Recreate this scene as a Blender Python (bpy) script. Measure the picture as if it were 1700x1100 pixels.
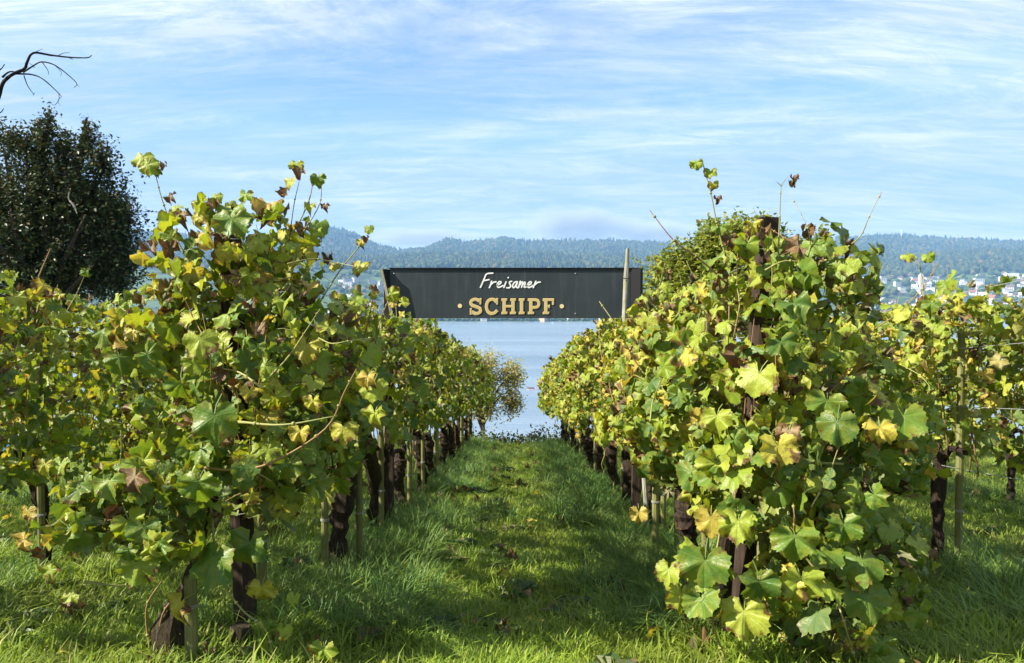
import bpy, math, random
import numpy as np
from mathutils import Vector, Matrix, Quaternion, noise as mnoise

random.seed(11); rng = np.random.default_rng(7)
for o in list(bpy.data.objects): bpy.data.objects.remove(o)
S = bpy.context.scene
COL = S.collection
R = math.radians

# ------------------------------------------------------------------ camera, sky, sun, exposure
F = 1237.0
EYE = Vector((0.0, 0.0, 1.2))
PITCH, YAW = R(-1.39), R(0.32)
cd = bpy.data.cameras.new('camera'); cam = bpy.data.objects.new('camera', cd); COL.objects.link(cam)
cd.sensor_width = 36; cd.lens = 36 * F / 1700; cd.clip_start = .05; cd.clip_end = 40000
cam.location = EYE; cam.rotation_euler = (R(90) + PITCH, 0, YAW)
S.camera = cam
CAMM = cam.rotation_euler.to_matrix()
def P(px, py, d):
    v = CAMM @ Vector(((px - 850) / F, (550 - py) / F, -1.0))
    return EYE + v * (d / v.y)

SUN_EL, SUN_SIDE = R(37), R(74)          # sun to the left and a little behind the camera
sdir = Vector((-math.sin(SUN_SIDE) * math.cos(SUN_EL), -math.cos(SUN_SIDE) * math.cos(SUN_EL), math.sin(SUN_EL)))
sl = bpy.data.lights.new('sun', 'SUN'); sl.energy = 4.7; sl.angle = R(.53); sl.color = (1, .93, .80)
so = bpy.data.objects.new('sun', sl); COL.objects.link(so)
so.rotation_euler = sdir.to_track_quat('Z', 'Y').to_euler()

class NT:
    def __init__(s, tree): s.t = tree; tree.nodes.clear()
    def n(s, typ, **kw):
        nd = s.t.nodes.new(typ)
        for k, v in kw.items():
            if k.startswith('i_'): nd.inputs[k[2:]].default_value = v
            else: setattr(nd, k, v)
        return nd
    def l(s, a, b): s.t.links.new(a, b)
    def math(s, op, a, b=None, c=None, clamp=False):
        nd = s.t.nodes.new('ShaderNodeMath'); nd.operation = op; nd.use_clamp = clamp
        for i, v in enumerate((a, b, c)):
            if v is None: continue
            if isinstance(v, (int, float)): nd.inputs[i].default_value = v
            else: s.l(v, nd.inputs[i])
        return nd.outputs[0]
    def vmath(s, op, a, b=None):
        nd = s.t.nodes.new('ShaderNodeVectorMath'); nd.operation = op
        for i, v in enumerate((a, b)):
            if v is None: continue
            if isinstance(v, (tuple, list)): nd.inputs[i].default_value = v
            else: s.l(v, nd.inputs[i])
        return nd.outputs[0]
    def mix(s, f, a, b, typ='RGBA', blend='MIX'):
        nd = s.t.nodes.new('ShaderNodeMix'); nd.data_type = 'RGBA'; nd.blend_type = blend
        for i, v in ((0, f), (6, a), (7, b)):
            if isinstance(v, (int, float)): nd.inputs[i].default_value = v
            elif isinstance(v, (tuple, list)): nd.inputs[i].default_value = (*v, 1) if len(v) == 3 else v
            else: s.l(v, nd.inputs[i])
        return nd.outputs[2]
    def ramp(s, f, stops, interp='LINEAR'):
        nd = s.t.nodes.new('ShaderNodeValToRGB'); cr = nd.color_ramp; cr.interpolation = interp
        while len(cr.elements) < len(stops): cr.elements.new(.5)
        for e, (p, c) in zip(cr.elements, stops):
            e.position = p; e.color = (*c, 1) if len(c) == 3 else c
        s.l(f, nd.inputs[0]); return nd.outputs[0]
    def rangef(s, v, a, b, c=0., d=1.):
        nd = s.t.nodes.new('ShaderNodeMapRange'); s.l(v, nd.inputs[0])
        for i, x in enumerate((a, b, c, d)): nd.inputs[i + 1].default_value = x
        return nd.outputs[0]
    def noise(s, vec, scale, detail=4, rough=.55, dist=0., dim='3D', w=None):
        nd = s.t.nodes.new('ShaderNodeTexNoise'); nd.noise_dimensions = dim
        nd.inputs['Scale'].default_value = scale; nd.inputs['Detail'].default_value = detail
        nd.inputs['Roughness'].default_value = rough; nd.inputs['Distortion'].default_value = dist
        if vec is not None: s.l(vec, nd.inputs['Vector'])
        if w is not None: s.l(w, nd.inputs['W'])
        return nd.outputs[0]

W = bpy.data.worlds.new('World'); S.world = W; W.use_nodes = True
w = NT(W.node_tree)
sky = w.n('ShaderNodeTexSky', sky_type='NISHITA', sun_disc=False)
sky.sun_elevation = SUN_EL; sky.sun_rotation = math.atan2(sdir.x, sdir.y); sky.altitude = 420
sky.air_density = 1.25; sky.dust_density = .35; sky.ozone_density = 1.6
tc = w.n('ShaderNodeTexCoord'); D3 = tc.outputs['Generated']
sep = w.n('ShaderNodeSeparateXYZ'); w.l(D3, sep.inputs[0])
den = w.math('ADD', w.math('MAXIMUM', sep.outputs[2], 0.0), .16)
px_ = w.math('DIVIDE', sep.outputs[0], den); py_ = w.math('DIVIDE', sep.outputs[1], den)
cmb = w.n('ShaderNodeCombineXYZ'); w.l(px_, cmb.inputs[0]); w.l(py_, cmb.inputs[1])
def cloud_layer(rot, sx, sy, scale, loc, detail, rough, dist, lo, hi):
    mp = w.n('ShaderNodeMapping'); w.l(cmb.outputs[0], mp.inputs[0])
    mp.inputs['Rotation'].default_value = (0, 0, R(rot)); mp.inputs['Scale'].default_value = (sx, sy, 1); mp.inputs['Location'].default_value = loc
    return w.rangef(w.noise(mp.outputs[0], scale, detail, rough, dist), lo, hi)
veil = cloud_layer(12, .50, 1.0, .80, (3.6, 2.2, 0), 7, .60, .6, .36, .64)
streak = cloud_layer(20, .34, 1.3, 2.0, (7.3, .4, 2), 11, .72, 1.6, .45, .64)
fine = cloud_layer(-24, .5, 1.5, 4.8, (1.3, 5.4, 5), 10, .74, 1.4, .46, .66)
gray = cloud_layer(5, .36, 1.4, 1.5, (2.2, 9.1, 7), 8, .64, .8, .42, .66)
band = cloud_layer(2, .24, 2.0, 1.3, (5.5, 3.3, 9), 11, .70, 1.3, .42, .60)
cover = w.math('ADD', w.math('ADD', w.math('MULTIPLY', veil, .44), .16), w.math('MULTIPLY', w.math('ADD', streak, w.math('MULTIPLY', fine, .7)), w.math('ADD', w.math('MULTIPLY', veil, .6), .36)), clamp=True)
low = w.rangef(sep.outputs[2], .03, .27, 1., 0.)
cover = w.math('MAXIMUM', cover, w.math('MULTIPLY', low, w.math('ADD', .55, w.math('MULTIPLY', band, .45))))
gg = w.math('MAXIMUM', w.math('MULTIPLY', gray, .8), w.math('MULTIPLY', low, w.math('SUBTRACT', 1.0, w.math('MULTIPLY', band, .8))))
ccol = w.mix(gg, (6.7, 7.0, 7.4), (3.5, 4.2, 5.2))
skyc = w.mix(1., w.mix(1., sky.outputs[0], (.76, 1.04, 1.36), blend='MULTIPLY'), (2.2, 3.75, 5.5), blend='DARKEN')
col = w.mix(w.math('MULTIPLY', cover, .92), skyc, ccol)
bg = w.n('ShaderNodeBackground'); bg.inputs[1].default_value = .058; w.l(col, bg.inputs[0])
wo = w.n('ShaderNodeOutputWorld'); w.l(bg.outputs[0], wo.inputs[0])

S.view_settings.view_transform = 'Standard'; S.view_settings.look = 'None'
S.view_settings.gamma = 1; S.view_settings.use_curve_mapping = False
S.view_settings.exposure = 1.48
S.render.engine = 'CYCLES'
cy = S.cycles
cy.max_bounces = 7; cy.diffuse_bounces = 3; cy.glossy_bounces = 2; cy.transmission_bounces = 5; cy.volume_bounces = 1
cy.use_denoising = True; cy.caustics_reflective = False; cy.caustics_refractive = False

# ------------------------------------------------------------------ helpers
def mat(name, build):
    m = bpy.data.materials.new(name); m.use_nodes = True
    t = NT(m.node_tree); out = t.n('ShaderNodeOutputMaterial'); build(t, out, m); return m
def principled(t, out, color, rough=.6, spec=.3, normal=None, **kw):
    p = t.n('ShaderNodeBsdfPrincipled')
    for k, v in (('Base Color', color), ('Roughness', rough), ('Specular IOR Level', spec)):
        if isinstance(v, (tuple, list)): p.inputs[k].default_value = (*v, 1)
        elif isinstance(v, (int, float)): p.inputs[k].default_value = v
        else: t.l(v, p.inputs[k])
    if normal is not None: t.l(normal, p.inputs['Normal'])
    if out is not None: t.l(p.outputs[0], out.inputs[0])
    return p
def bump(t, h, strength=.4, dist=.01):
    b = t.n('ShaderNodeBump'); b.inputs['Strength'].default_value = strength; b.inputs['Distance'].default_value = dist
    t.l(h, b.inputs['Height']); return b.outputs[0]

class MB:
    """collects vertices and faces, links them as ONE mesh object"""
    def __init__(s): s.v = []; s.f = []; s.mi = []; s.nv = 0; s.uv = []; s.rnd = []
    def add(s, v, f, mi=0, uv=None, rnd=0.):
        v = np.asarray(v, float).reshape(-1, 3); b = s.nv
        s.v.append(v); s.nv += len(v)
        s.f += [tuple(i + b for i in q) for q in f]
        s.mi += [mi] * len(f)
        s.uv.append(np.asarray(uv, float) if uv is not None else np.zeros((len(v), 2)))
        s.rnd.append(np.full(len(v), rnd))
    def tube(s, pts, rad, n=6, mi=0, cap=True, rough=0., rs=None, rnd=0.):
        pts = [Vector(p) for p in pts]; k = len(pts)
        if isinstance(rad, (int, float)): rad = [rad] * k
        V = []; up = Vector((.13, .31, .94)); 
        t0 = (pts[-1] - pts[0])
        if t0.length > 1e-9 and abs(t0.normalized().dot(up)) > .95: up = Vector((.9, .3, .1))
        for i in range(k):
            t = (pts[min(i + 1, k - 1)] - pts[max(i - 1, 0)])
            t = t.normalized() if t.length > 1e-9 else Vector((0, 0, 1))
            a = t.cross(up)
            a = a.normalized() if a.length > 1e-4 else t.orthogonal().normalized()
            b = a.cross(t).normalized()
            for j in range(n):
                q = 2 * math.pi * j / n
                r = rad[i] * (1 + (rough * (random.random() * 2 - 1) if rough else 0))
                V.append(pts[i] + (a * math.cos(q) + b * math.sin(q)) * r)
        Fc = [(i * n + j, i * n + (j + 1) % n, (i + 1) * n + (j + 1) % n, (i + 1) * n + j) for i in range(k - 1) for j in range(n)]
        if cap: Fc += [tuple(range(n))[::-1], tuple((k - 1) * n + j for j in range(n))]
        s.add([tuple(x) for x in V], Fc, mi, rnd=rnd)
    def box(s, a, b, mi=0):
        (x0, y0, z0), (x1, y1, z1) = a, b
        s.add([(x0,y0,z0),(x1,y0,z0),(x1,y1,z0),(x0,y1,z0),(x0,y0,z1),(x1,y0,z1),(x1,y1,z1),(x0,y1,z1)],
              [(0,3,2,1),(4,5,6,7),(0,1,5,4),(1,2,6,5),(2,3,7,6),(3,0,4,7)], mi)
    def mesh(s, name, mats, smooth=False):
        m = bpy.data.meshes.new(name)
        V = np.concatenate(s.v) if s.v else np.zeros((0, 3))
        m.from_pydata(V, [], s.f)
        for x in (mats if isinstance(mats, (list, tuple)) else [mats]): m.materials.append(x)
        if len(m.polygons):
            m.polygons.foreach_set('material_index', s.mi)
            if smooth: m.polygons.foreach_set('use_smooth', [True] * len(m.polygons))
            UV = np.concatenate(s.uv); RN = np.concatenate(s.rnd)
            if UV.any():
                u = m.uv_layers.new(name='UVMap'); li = np.zeros(len(m.loops), int); m.loops.foreach_get('vertex_index', li)
                u.data.foreach_set('uv', UV[li].ravel())
            if RN.any():
                a = m.attributes.new('rnd', 'FLOAT', 'POINT'); a.data.foreach_set('value', RN)
        m.update(); return m
    def build(s, name, mats, parent=None, loc=None, smooth=False):
        return place(name, s.mesh(name, mats, smooth), parent, loc)
def place(name, data, parent=None, loc=None):
    o = bpy.data.objects.new(name, data); COL.objects.link(o)
    if parent is not None: o.parent = parent
    if loc is not None: o.location = loc
    return o
def tag(o, label=None, cat=None, group=None, kind=None):
    if label: o['label'] = label
    if cat: o['category'] = cat
    if group: o['group'] = group
    if kind: o['kind'] = kind
    return o
def thing(name, label, cat, loc=(0, 0, 0), group=None):
    o = bpy.data.objects.new(name, None); COL.objects.link(o); o.location = loc; o.empty_display_size = .1
    return tag(o, label, cat, group)
def ordn(i): return ['first', 'second', 'third', 'fourth', 'fifth', 'sixth', 'seventh', 'eighth', 'ninth', 'tenth', 'eleventh', 'twelfth', 'thirteenth', 'fourteenth', 'fifteenth', 'sixteenth'][i]
def nz(x, y, z=0.): return mnoise.noise(Vector((x, y, z)))
def crom(pts, n=6):
    p = [Vector(q) for q in pts]; p = [2 * p[0] - p[1]] + p + [2 * p[-1] - p[-2]]; out = []
    for i in range(1, len(p) - 2):
        a, b, c, d = p[i - 1:i + 3]
        for k in range(n):
            t = k / n
            out.append(.5 * ((2 * b) + (c - a) * t + (2 * a - 5 * b + 4 * c - d) * t * t + (3 * b - a - 3 * c + d) * t ** 3))
    return out + [p[-2]]
HID = bpy.data.collections.new('sources')        # never linked: only read by the scatterers of the stuff
def scatter(name, pts, rots, scl, idx, variants, label, srcname):
    """ONE stuff object: copies of small meshes strewn over points by geometry nodes"""
    c = bpy.data.collections.new(srcname); HID.children.link(c)
    for i, m in enumerate(variants):
        c.objects.link(bpy.data.objects.new('%s_%03d' % (srcname, i), m))
    m = bpy.data.meshes.new(name); m.from_pydata(np.asarray(pts), [], [])
    a = m.attributes.new('rot', 'FLOAT_VECTOR', 'POINT'); a.data.foreach_set('vector', np.asarray(rots, np.float32).ravel())
    a = m.attributes.new('scl', 'FLOAT_VECTOR', 'POINT'); a.data.foreach_set('vector', np.asarray(scl, np.float32).ravel())
    a = m.attributes.new('idx', 'INT', 'POINT'); a.data.foreach_set('value', np.asarray(idx, np.int32))
    o = place(name, m); tag(o, label, kind='stuff')
    g = bpy.data.node_groups.new(name, 'GeometryNodeTree')
    g.interface.new_socket('Geometry', in_out='INPUT', socket_type='NodeSocketGeometry')
    g.interface.new_socket('Geometry', in_out='OUTPUT', socket_type='NodeSocketGeometry')
    gi = g.nodes.new('NodeGroupInput'); go = g.nodes.new('NodeGroupOutput')
    ci = g.nodes.new('GeometryNodeCollectionInfo'); ci.inputs[0].default_value = c
    ci.inputs['Separate Children'].default_value = True; ci.inputs['Reset Children'].default_value = True
    ip = g.nodes.new('GeometryNodeInstanceOnPoints'); ip.inputs['Pick Instance'].default_value = True
    def att(nm, t):
        n = g.nodes.new('GeometryNodeInputNamedAttribute'); n.data_type = t; n.inputs[0].default_value = nm
        return [s for s in n.outputs if s.enabled][0]
    g.links.new(gi.outputs[0], ip.inputs['Points']); g.links.new(ci.outputs[0], ip.inputs['Instance'])
    g.links.new(att('idx', 'INT'), ip.inputs['Instance Index'])
    e2r = g.nodes.new('FunctionNodeEulerToRotation'); g.links.new(att('rot', 'FLOAT_VECTOR'), e2r.inputs[0])
    g.links.new(e2r.outputs[0], ip.inputs['Rotation']); g.links.new(att('scl', 'FLOAT_VECTOR'), ip.inputs['Scale'])
    g.links.new(ip.outputs[0], go.inputs[0])
    md = o.modifiers.new('scatter', 'NODES'); md.node_group = g
    return o

# ------------------------------------------------------------------ materials
def rndout(t):
    oi = t.n('ShaderNodeObjectInfo'); at = t.n('ShaderNodeAttribute'); at.attribute_name = 'rnd'
    return t.math('FRACT', t.math('ADD', oi.outputs['Random'], at.outputs['Fac']))
def leaf_mat(name, stops, brown_amt, trans=.38, tcol=(1.25, 1.15, .35), rough=.42):
    def b(t, out, m):
        r = rndout(t)
        uv = t.n('ShaderNodeUVMap').outputs[0]
        wv = t.math('MULTIPLY', r, 37.)
        base = t.ramp(r, stops)
        sp = t.n('ShaderNodeSeparateXYZ'); t.l(uv, sp.inputs[0])
        X, Y = sp.outputs[0], sp.outputs[1]
        rad = t.math('SQRT', t.math('ADD', t.math('MULTIPLY', X, X), t.math('MULTIPLY', Y, Y)))
        ang = t.math('ABSOLUTE', t.math('ARCTAN2', X, Y))
        d = t.math('MINIMUM', ang, t.math('MINIMUM', t.math('ABSOLUTE', t.math('SUBTRACT', ang, .92)), t.math('ABSOLUTE', t.math('SUBTRACT', ang, 1.85))))
        vd = t.math('MULTIPLY', d, rad)
        vein = t.rangef(vd, .006, .022, 1., 0.)
        n1 = t.noise(uv, 2.6, 5, .65, .3, '4D', wv)
        n2 = t.noise(uv, 7., 3, .6, 0., '4D', wv)
        # yellowing between the veins, browning from the rim
        yel = t.rangef(t.math('ADD', n1, t.math('MULTIPLY', vd, 1.1)), .52, .74)
        base = t.mix(t.math('MULTIPLY', yel, .55), base, (.30, .30, .035))
        base = t.mix(t.math('MULTIPLY', t.rangef(n2, .3, .7, 0., 1.), .35), base, t.mix(1., base, (.6, .68, .6), blend='MULTIPLY'))
        br = t.rangef(t.math('ADD', n1, t.math('MULTIPLY', rad, .42)), .93 - brown_amt, 1.0 - brown_amt)
        base = t.mix(br, base, t.mix(n2, (.055, .026, .014), (.22, .12, .045)))
        base = t.mix(t.math('MULTIPLY', vein, .18), base, (.30, .34, .10))
        geo = t.n('ShaderNodeNewGeometry')
        base2 = t.mix(t.math('MULTIPLY', geo.outputs['Backfacing'], .40), base, (.22, .29, .15))
        h = t.math('SUBTRACT', t.noise(uv, 5.5, 3, .55, .2, '4D', wv), t.math('MULTIPLY', vein, .10))
        nb = bump(t, h, .55, .012)
        p = principled(t, None, base2, rough, .32, nb)
        tr = t.n('ShaderNodeBsdfTranslucent'); t.l(nb, tr.inputs[1])
        t.l(t.mix(1., base, tcol, blend='MULTIPLY'), tr.inputs[0])
        mx = t.n('ShaderNodeMixShader'); mx.inputs[0].default_value = trans
        t.l(p.outputs[0], mx.inputs[1]); t.l(tr.outputs[0], mx.inputs[2]); t.l(mx.outputs[0], out.inputs[0])
    return mat(name, b)
L_GREEN = leaf_mat('leaf_green', [(0, (.065, .14, .026)), (.5, (.115, .21, .030)), (1, (.20, .30, .038))], .15)
L_LIME = leaf_mat('leaf_lime', [(0, (.21, .31, .030)), (.5, (.31, .39, .040)), (1, (.45, .48, .07))], .22)
L_YELL = leaf_mat('leaf_yellow', [(0, (.42, .42, .05)), (.6, (.58, .50, .07)), (1, (.52, .36, .08))], .24, .40, (1.1, 1.0, .5))
L_BRWN = leaf_mat('leaf_brown', [(0, (.07, .042, .028)), (.5, (.17, .105, .06)), (1, (.34, .24, .14))], .35, .18, (1., .7, .4), .6)
LM = [L_GREEN, L_LIME, L_YELL, L_BRWN]

def wood(name, c1, c2, moss=0., mcol=(.10, .11, .02), sc=1.):
    def b(t, out, m):
        tc = t.n('ShaderNodeTexCoord'); mp = t.n('ShaderNodeMapping'); t.l(tc.outputs['Object'], mp.inputs[0])
        mp.inputs['Scale'].default_value = (26 * sc, 26 * sc, 2.2 * sc)
        g = t.noise(mp.outputs[0], 1.6, 7, .68, .4)
        n = t.noise(tc.outputs['Object'], 7 * sc, 5, .6)
        c = t.mix(t.rangef(g, .3, .7), c1, c2)
        c = t.mix(t.math('MULTIPLY', t.rangef(n, .45, .65), .45), c, t.mix(1., c, (.45, .42, .4), blend='MULTIPLY'))
        if moss: c = t.mix(t.math('MULTIPLY', t.rangef(t.noise(tc.outputs['Object'], 13, 4, .6), .62 - moss * .3, .75 - moss * .3), .9), c, mcol)
        principled(t, out, c, .85, .15, bump(t, g, .8, .012))
    return mat(name, b)
M_POST = wood('dark_post_wood', (.022, .016, .012), (.075, .051, .037))
M_STAKE = wood('green_stake_wood', (.12, .13, .045), (.26, .25, .10), .35, (.16, .17, .03))
M_GREYW = wood('grey_weathered_wood', (.20, .19, .15), (.42, .40, .32), .25, (.25, .27, .13))
def bark(name, c1, c2, moss):
    def b(t, out, m):
        tc = t.n('ShaderNodeTexCoord')
        mp = t.n('ShaderNodeMapping'); t.l(tc.outputs['Object'], mp.inputs[0]); mp.inputs['Scale'].default_value = (1, 1, .35)
        g = t.noise(mp.outputs[0], 42, 6, .7, .6); n = t.noise(tc.outputs['Object'], 11, 4, .6)
        c = t.mix(t.rangef(g, .32, .68), c1, c2)
        if moss: c = t.mix(t.math('MULTIPLY', t.rangef(n, .62, .72), moss), c, (.16, .13, .02))
        principled(t, out, c, .9, .1, bump(t, g, 1., .02))
    return mat(name, b)
M_TRUNK = bark('vine_bark', (.014, .010, .008), (.07, .05, .036), .75)
M_MOSS = bark('mossy_bark', (.02, .016, .01), (.085, .065, .04), .95)
M_BARK = bark('tree_bark', (.05, .04, .032), (.15, .12, .095), .2)
M_CANE = mat('cane_bark', lambda t, o, m: principled(t, o, t.ramp(rndout(t), [(0, (.13, .065, .028)), (.5, (.24, .15, .05)), (1, (.26, .27, .075))]), .6, .3))
M_STALK = mat('green_shoot', lambda t, o, m: principled(t, o, t.ramp(rndout(t), [(0, (.20, .22, .06)), (1, (.34, .30, .11))]), .6, .3))
M_DEADW = mat('dead_branch', lambda t, o, m: principled(t, o, (.022, .018, .017), .9, .1))
M_WIRE = mat('galvanised_wire', lambda t, o, m: principled(t, o, (.33, .33, .32), .45, .5, **{}))
def simple(name, c, rough=.6, spec=.3): return mat(name, lambda t, o, m: principled(t, o, c, rough, spec))

# ------------------------------------------------------------------ ground
def G(x, y):
    z = -.1075 * y if y > 0 else .05 * -y * .3
    if y > 16.6:
        u = y - 16.6; z -= (.30 * u - .30 * 2.0 * (1 - math.exp(-u / 2.0)))
    return z + .035 * nz(x * .9, y * .9, 3) + .015 * nz(x * 3.1, y * 3.1, 9) if y < 60 else max(z, -21.5)
def ground_mat(t, out, m):
    tc = t.n('ShaderNodeTexCoord'); o = tc.outputs['Object']
    n = t.noise(o, 2.2, 5, .6); n2 = t.noise(o, 28, 5, .65); n3 = t.noise(o, .8, 3, .5)
    c = t.mix(t.rangef(n, .40, .62), (.038, .026, .015), (.055, .085, .018))
    c = t.mix(t.math('MULTIPLY', t.rangef(n2, .35, .7), .6), c, (.085, .13, .024))
    c = t.mix(t.math('MULTIPLY', t.rangef(n3, .5, .7), .4), c, (.085, .080, .028))
    principled(t, out, c, .95, .1, bump(t, n2, .8, .03))
M_GROUND = mat('turf_soil', ground_mat)
xs = np.concatenate([np.linspace(-320, -30, 16), np.linspace(-26, -7, 20), np.linspace(-6.5, 6.5, 66), np.linspace(7, 26, 20), np.linspace(30, 320, 16)])
ys = np.concatenate([np.linspace(-240, -8, 16), np.linspace(-6, 2, 10), np.linspace(2.3, 20, 90), np.linspace(20.6, 76, 50)])
gm = MB(); V = [(x, y, G(x, y)) for y in ys for x in xs]; nx = len(xs)
gm.add(V, [(j * nx + i, j * nx + i + 1, (j + 1) * nx + i + 1, (j + 1) * nx + i) for j in range(len(ys) - 1) for i in range(nx - 1)])
tag(gm.build('ground', M_GROUND, smooth=True), 'grassy vineyard slope falling away towards the lake', kind='structure')

# ------------------------------------------------------------------ lake
LZ = -19.8
def lake_mat(t, out, m):
    tc = t.n('ShaderNodeTexCoord'); mp = t.n('ShaderNodeMapping'); t.l(tc.outputs['Object'], mp.inputs[0]); mp.inputs['Scale'].default_value = (.30, 1, 1)
    a = t.noise(mp.outputs[0], .55, 5, .6, .3); b_ = t.noise(mp.outputs[0], .016, 6, .65)
    c = t.mix(t.rangef(b_, .35, .65), (.14, .20, .27), (.23, .29, .36))
    rg = t.math('ADD', t.math('MULTIPLY', b_, .2), .12)
    p = principled(t, out, c, rg, .5, bump(t, a, .45, .35))
M_LAKE = mat('lake_water', lake_mat)
lm = MB(); lm.add([(-3200, 40, LZ), (3200, 40, LZ), (3200, 2300, LZ), (-3200, 2300, LZ)], [(0, 1, 2, 3)])
tag(lm.build('lake', M_LAKE), 'calm pale blue lake below the vineyard', kind='structure')

# ------------------------------------------------------------------ far shore and hills
RID = [(-900, 392), (-300, 386), (0, 380), (235, 383), (430, 390), (500, 382), (545, 376), (575, 381), (620, 404), (660, 413), (700, 409), (735, 393), (770, 399), (800, 396), (832, 391), (860, 397), (920, 397), (1000, 396), (1060, 399), (1120, 402), (1240, 400), (1385, 392), (1480, 388), (1560, 393), (1640, 396), (1720, 402), (2000, 396), (2600, 404)]
RIX = [a for a, b in RID]; RIY = [b + 5 for a, b in RID]
MIDX = [-900, 0, 500, 700, 900, 1090, 1300, 1420, 1500, 1600, 1700, 2600]; MIDY = [432, 430, 428, 427, 430, 432, 438, 436, 428, 424, 420, 424]
TWX = [-900, 400, 560, 650, 800, 1060, 1300, 1430, 1560, 1700, 2600]; TWY = [452, 448, 446, 448, 450, 452, 462, 462, 462, 458, 460]
def hz(py, D): return 1.2 + (520 - py) / F * D
def TH(px, D):
    mid = hz(np.interp(px, MIDX, MIDY), 3950); tw = hz(np.interp(px, TWX, TWY), 2950); rid = hz(np.interp(px, RIX, RIY), 5600)
    Z = np.interp(D, [1860, 1895, 1930, 2250, 2950, 3950, 4300, 5600, 6300], [-24, -19.9, -15, 18, tw, mid, mid - 8, rid, rid * .6])
    q = max(0., min(1., (D - 2000) / 1500)) * (1 if D < 4400 else max(0., (5600 - D) / 1200))
    X = D * (px - 850) / F
    return Z + q * (16 * nz(X / 420., D / 600., 1) + 9 * nz(X / 150., D / 260., 5) + 14 * abs(nz(X / 230., D / 1500., 8)))
def hill_mat(t, out, m):
    tc = t.n('ShaderNodeTexCoord'); o = tc.outputs['Object']
    n = t.noise(o, .012, 5, .6); n2 = t.noise(o, .07, 3, .6)
    c = t.mix(t.rangef(n, .42, .58), (.035, .055, .022), (.10, .15, .045)); c = t.mix(t.math('MULTIPLY', n2, .5), c, (.03, .045, .02))
    principled(t, out, c, .95, .1)
M_HILL = mat('hill_meadow', hill_mat)
pxs = np.arange(-1000, 2701, 22.); Ds = np.concatenate([np.arange(1860, 2000, 35.), np.arange(2000, 4400, 90.), np.arange(4400, 6301, 95.)])
hm = MB(); nx = len(pxs)
hm.add([(D * (p - 850) / F, D, TH(p, D)) for D in Ds for p in pxs], [(j * nx + i, j * nx + i + 1, (j + 1) * nx + i + 1, (j + 1) * nx + i) for j in range(len(Ds) - 1) for i in range(nx - 1)])
tag(hm.build('hills', M_HILL, smooth=True), 'long wooded hills beyond the lake under low cloud', kind='structure')

# forest crowns: lumpy meshes strewn over the upper slopes
def foliage_far(name, stops):
    return mat(name, lambda t, o, m: principled(t, o, t.ramp(t.n('ShaderNodeObjectInfo').outputs['Random'], stops), .9, .1))
M_FOREST = foliage_far('forest_foliage', [(0, (.020, .036, .017)), (.45, (.040, .060, .022)), (.75, (.058, .075, .024)), (.93, (.085, .085, .028)), (1, (.13, .085, .03))])
M_TOWNTREE = foliage_far('town_foliage', [(0, (.03, .055, .022)), (.5, (.055, .085, .028)), (.85, (.09, .11, .035)), (1, (.14, .10, .04))])
def crown_mesh(name, kind, seed, m):
    b = MB(); n, k = 8, 6; V = []
    for i in range(k):
        u = i / (k - 1)
        if kind == 'round': z = u; r = math.sin(math.pi * min(.985, .06 + u * .94)) ** .75 * .5
        else: z = u * 1.35; r = .34 * (1 - u) ** .8 + .01
        for j in range(n):
            q = 2 * math.pi * (j + .5 * (i % 2)) / n; rr = r * (1 + .35 * nz(math.cos(q) * 2 + seed * 7, math.sin(q) * 2, z * 4))
            V.append((rr * math.cos(q), rr * math.sin(q), z * (1 + .12 * nz(q, seed, z))))
    b.add(V, [(i * n + j, i * n + (j + 1) % n, (i + 1) * n + (j + 1) % n, (i + 1) * n + j) for i in range(k - 1) for j in range(n)] + [tuple((k - 1) * n + j for j in range(n))])
    return b.mesh(name, m)
FC = [crown_mesh('forest_crown', 'round', i, M_FOREST) for i in range(5)] + [crown_mesh('forest_spruce', 'cone', i, M_FOREST) for i in range(3)]
pts = []; 
def strew(n, d0, d1, p0, p1):
    out = []
    for _ in range(n):
        D = math.sqrt(random.uniform(d0 * d0, d1 * d1)); out.append((random.uniform(p0, p1), D))
    return out
for p, D in strew(16000, 2980, 4150, -560, 2250) + strew(19000, 4150, 5640, -560, 2250):
    X = D * (p - 850) / F
    edge = 2980 + 130 * nz(X / 160., 2.) + 60 * nz(X / 60., 8.)
    if D < edge: continue
    if nz(X / 330., D / 420., 31) > .52 and D > 4200: continue
    pts.append((X, D, TH(p, D) - 4))
n = len(pts); con = np.array([nz(x / 250., y / 350., 12) + random.uniform(-.35, .35) > .12 for x, y, z in pts])
idx = np.where(con, rng.integers(5, 8, n), rng.integers(0, 5, n))
s = rng.uniform(20, 34, n); sw = s * rng.uniform(.75, 1.15, n)
scatter('forest', pts, np.c_[np.zeros(n), np.zeros(n), rng.uniform(0, 6.28, n)], np.c_[sw, sw, s], idx, FC, 'dark mixed forest covering the hills across the lake', 'forest_source')

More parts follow.
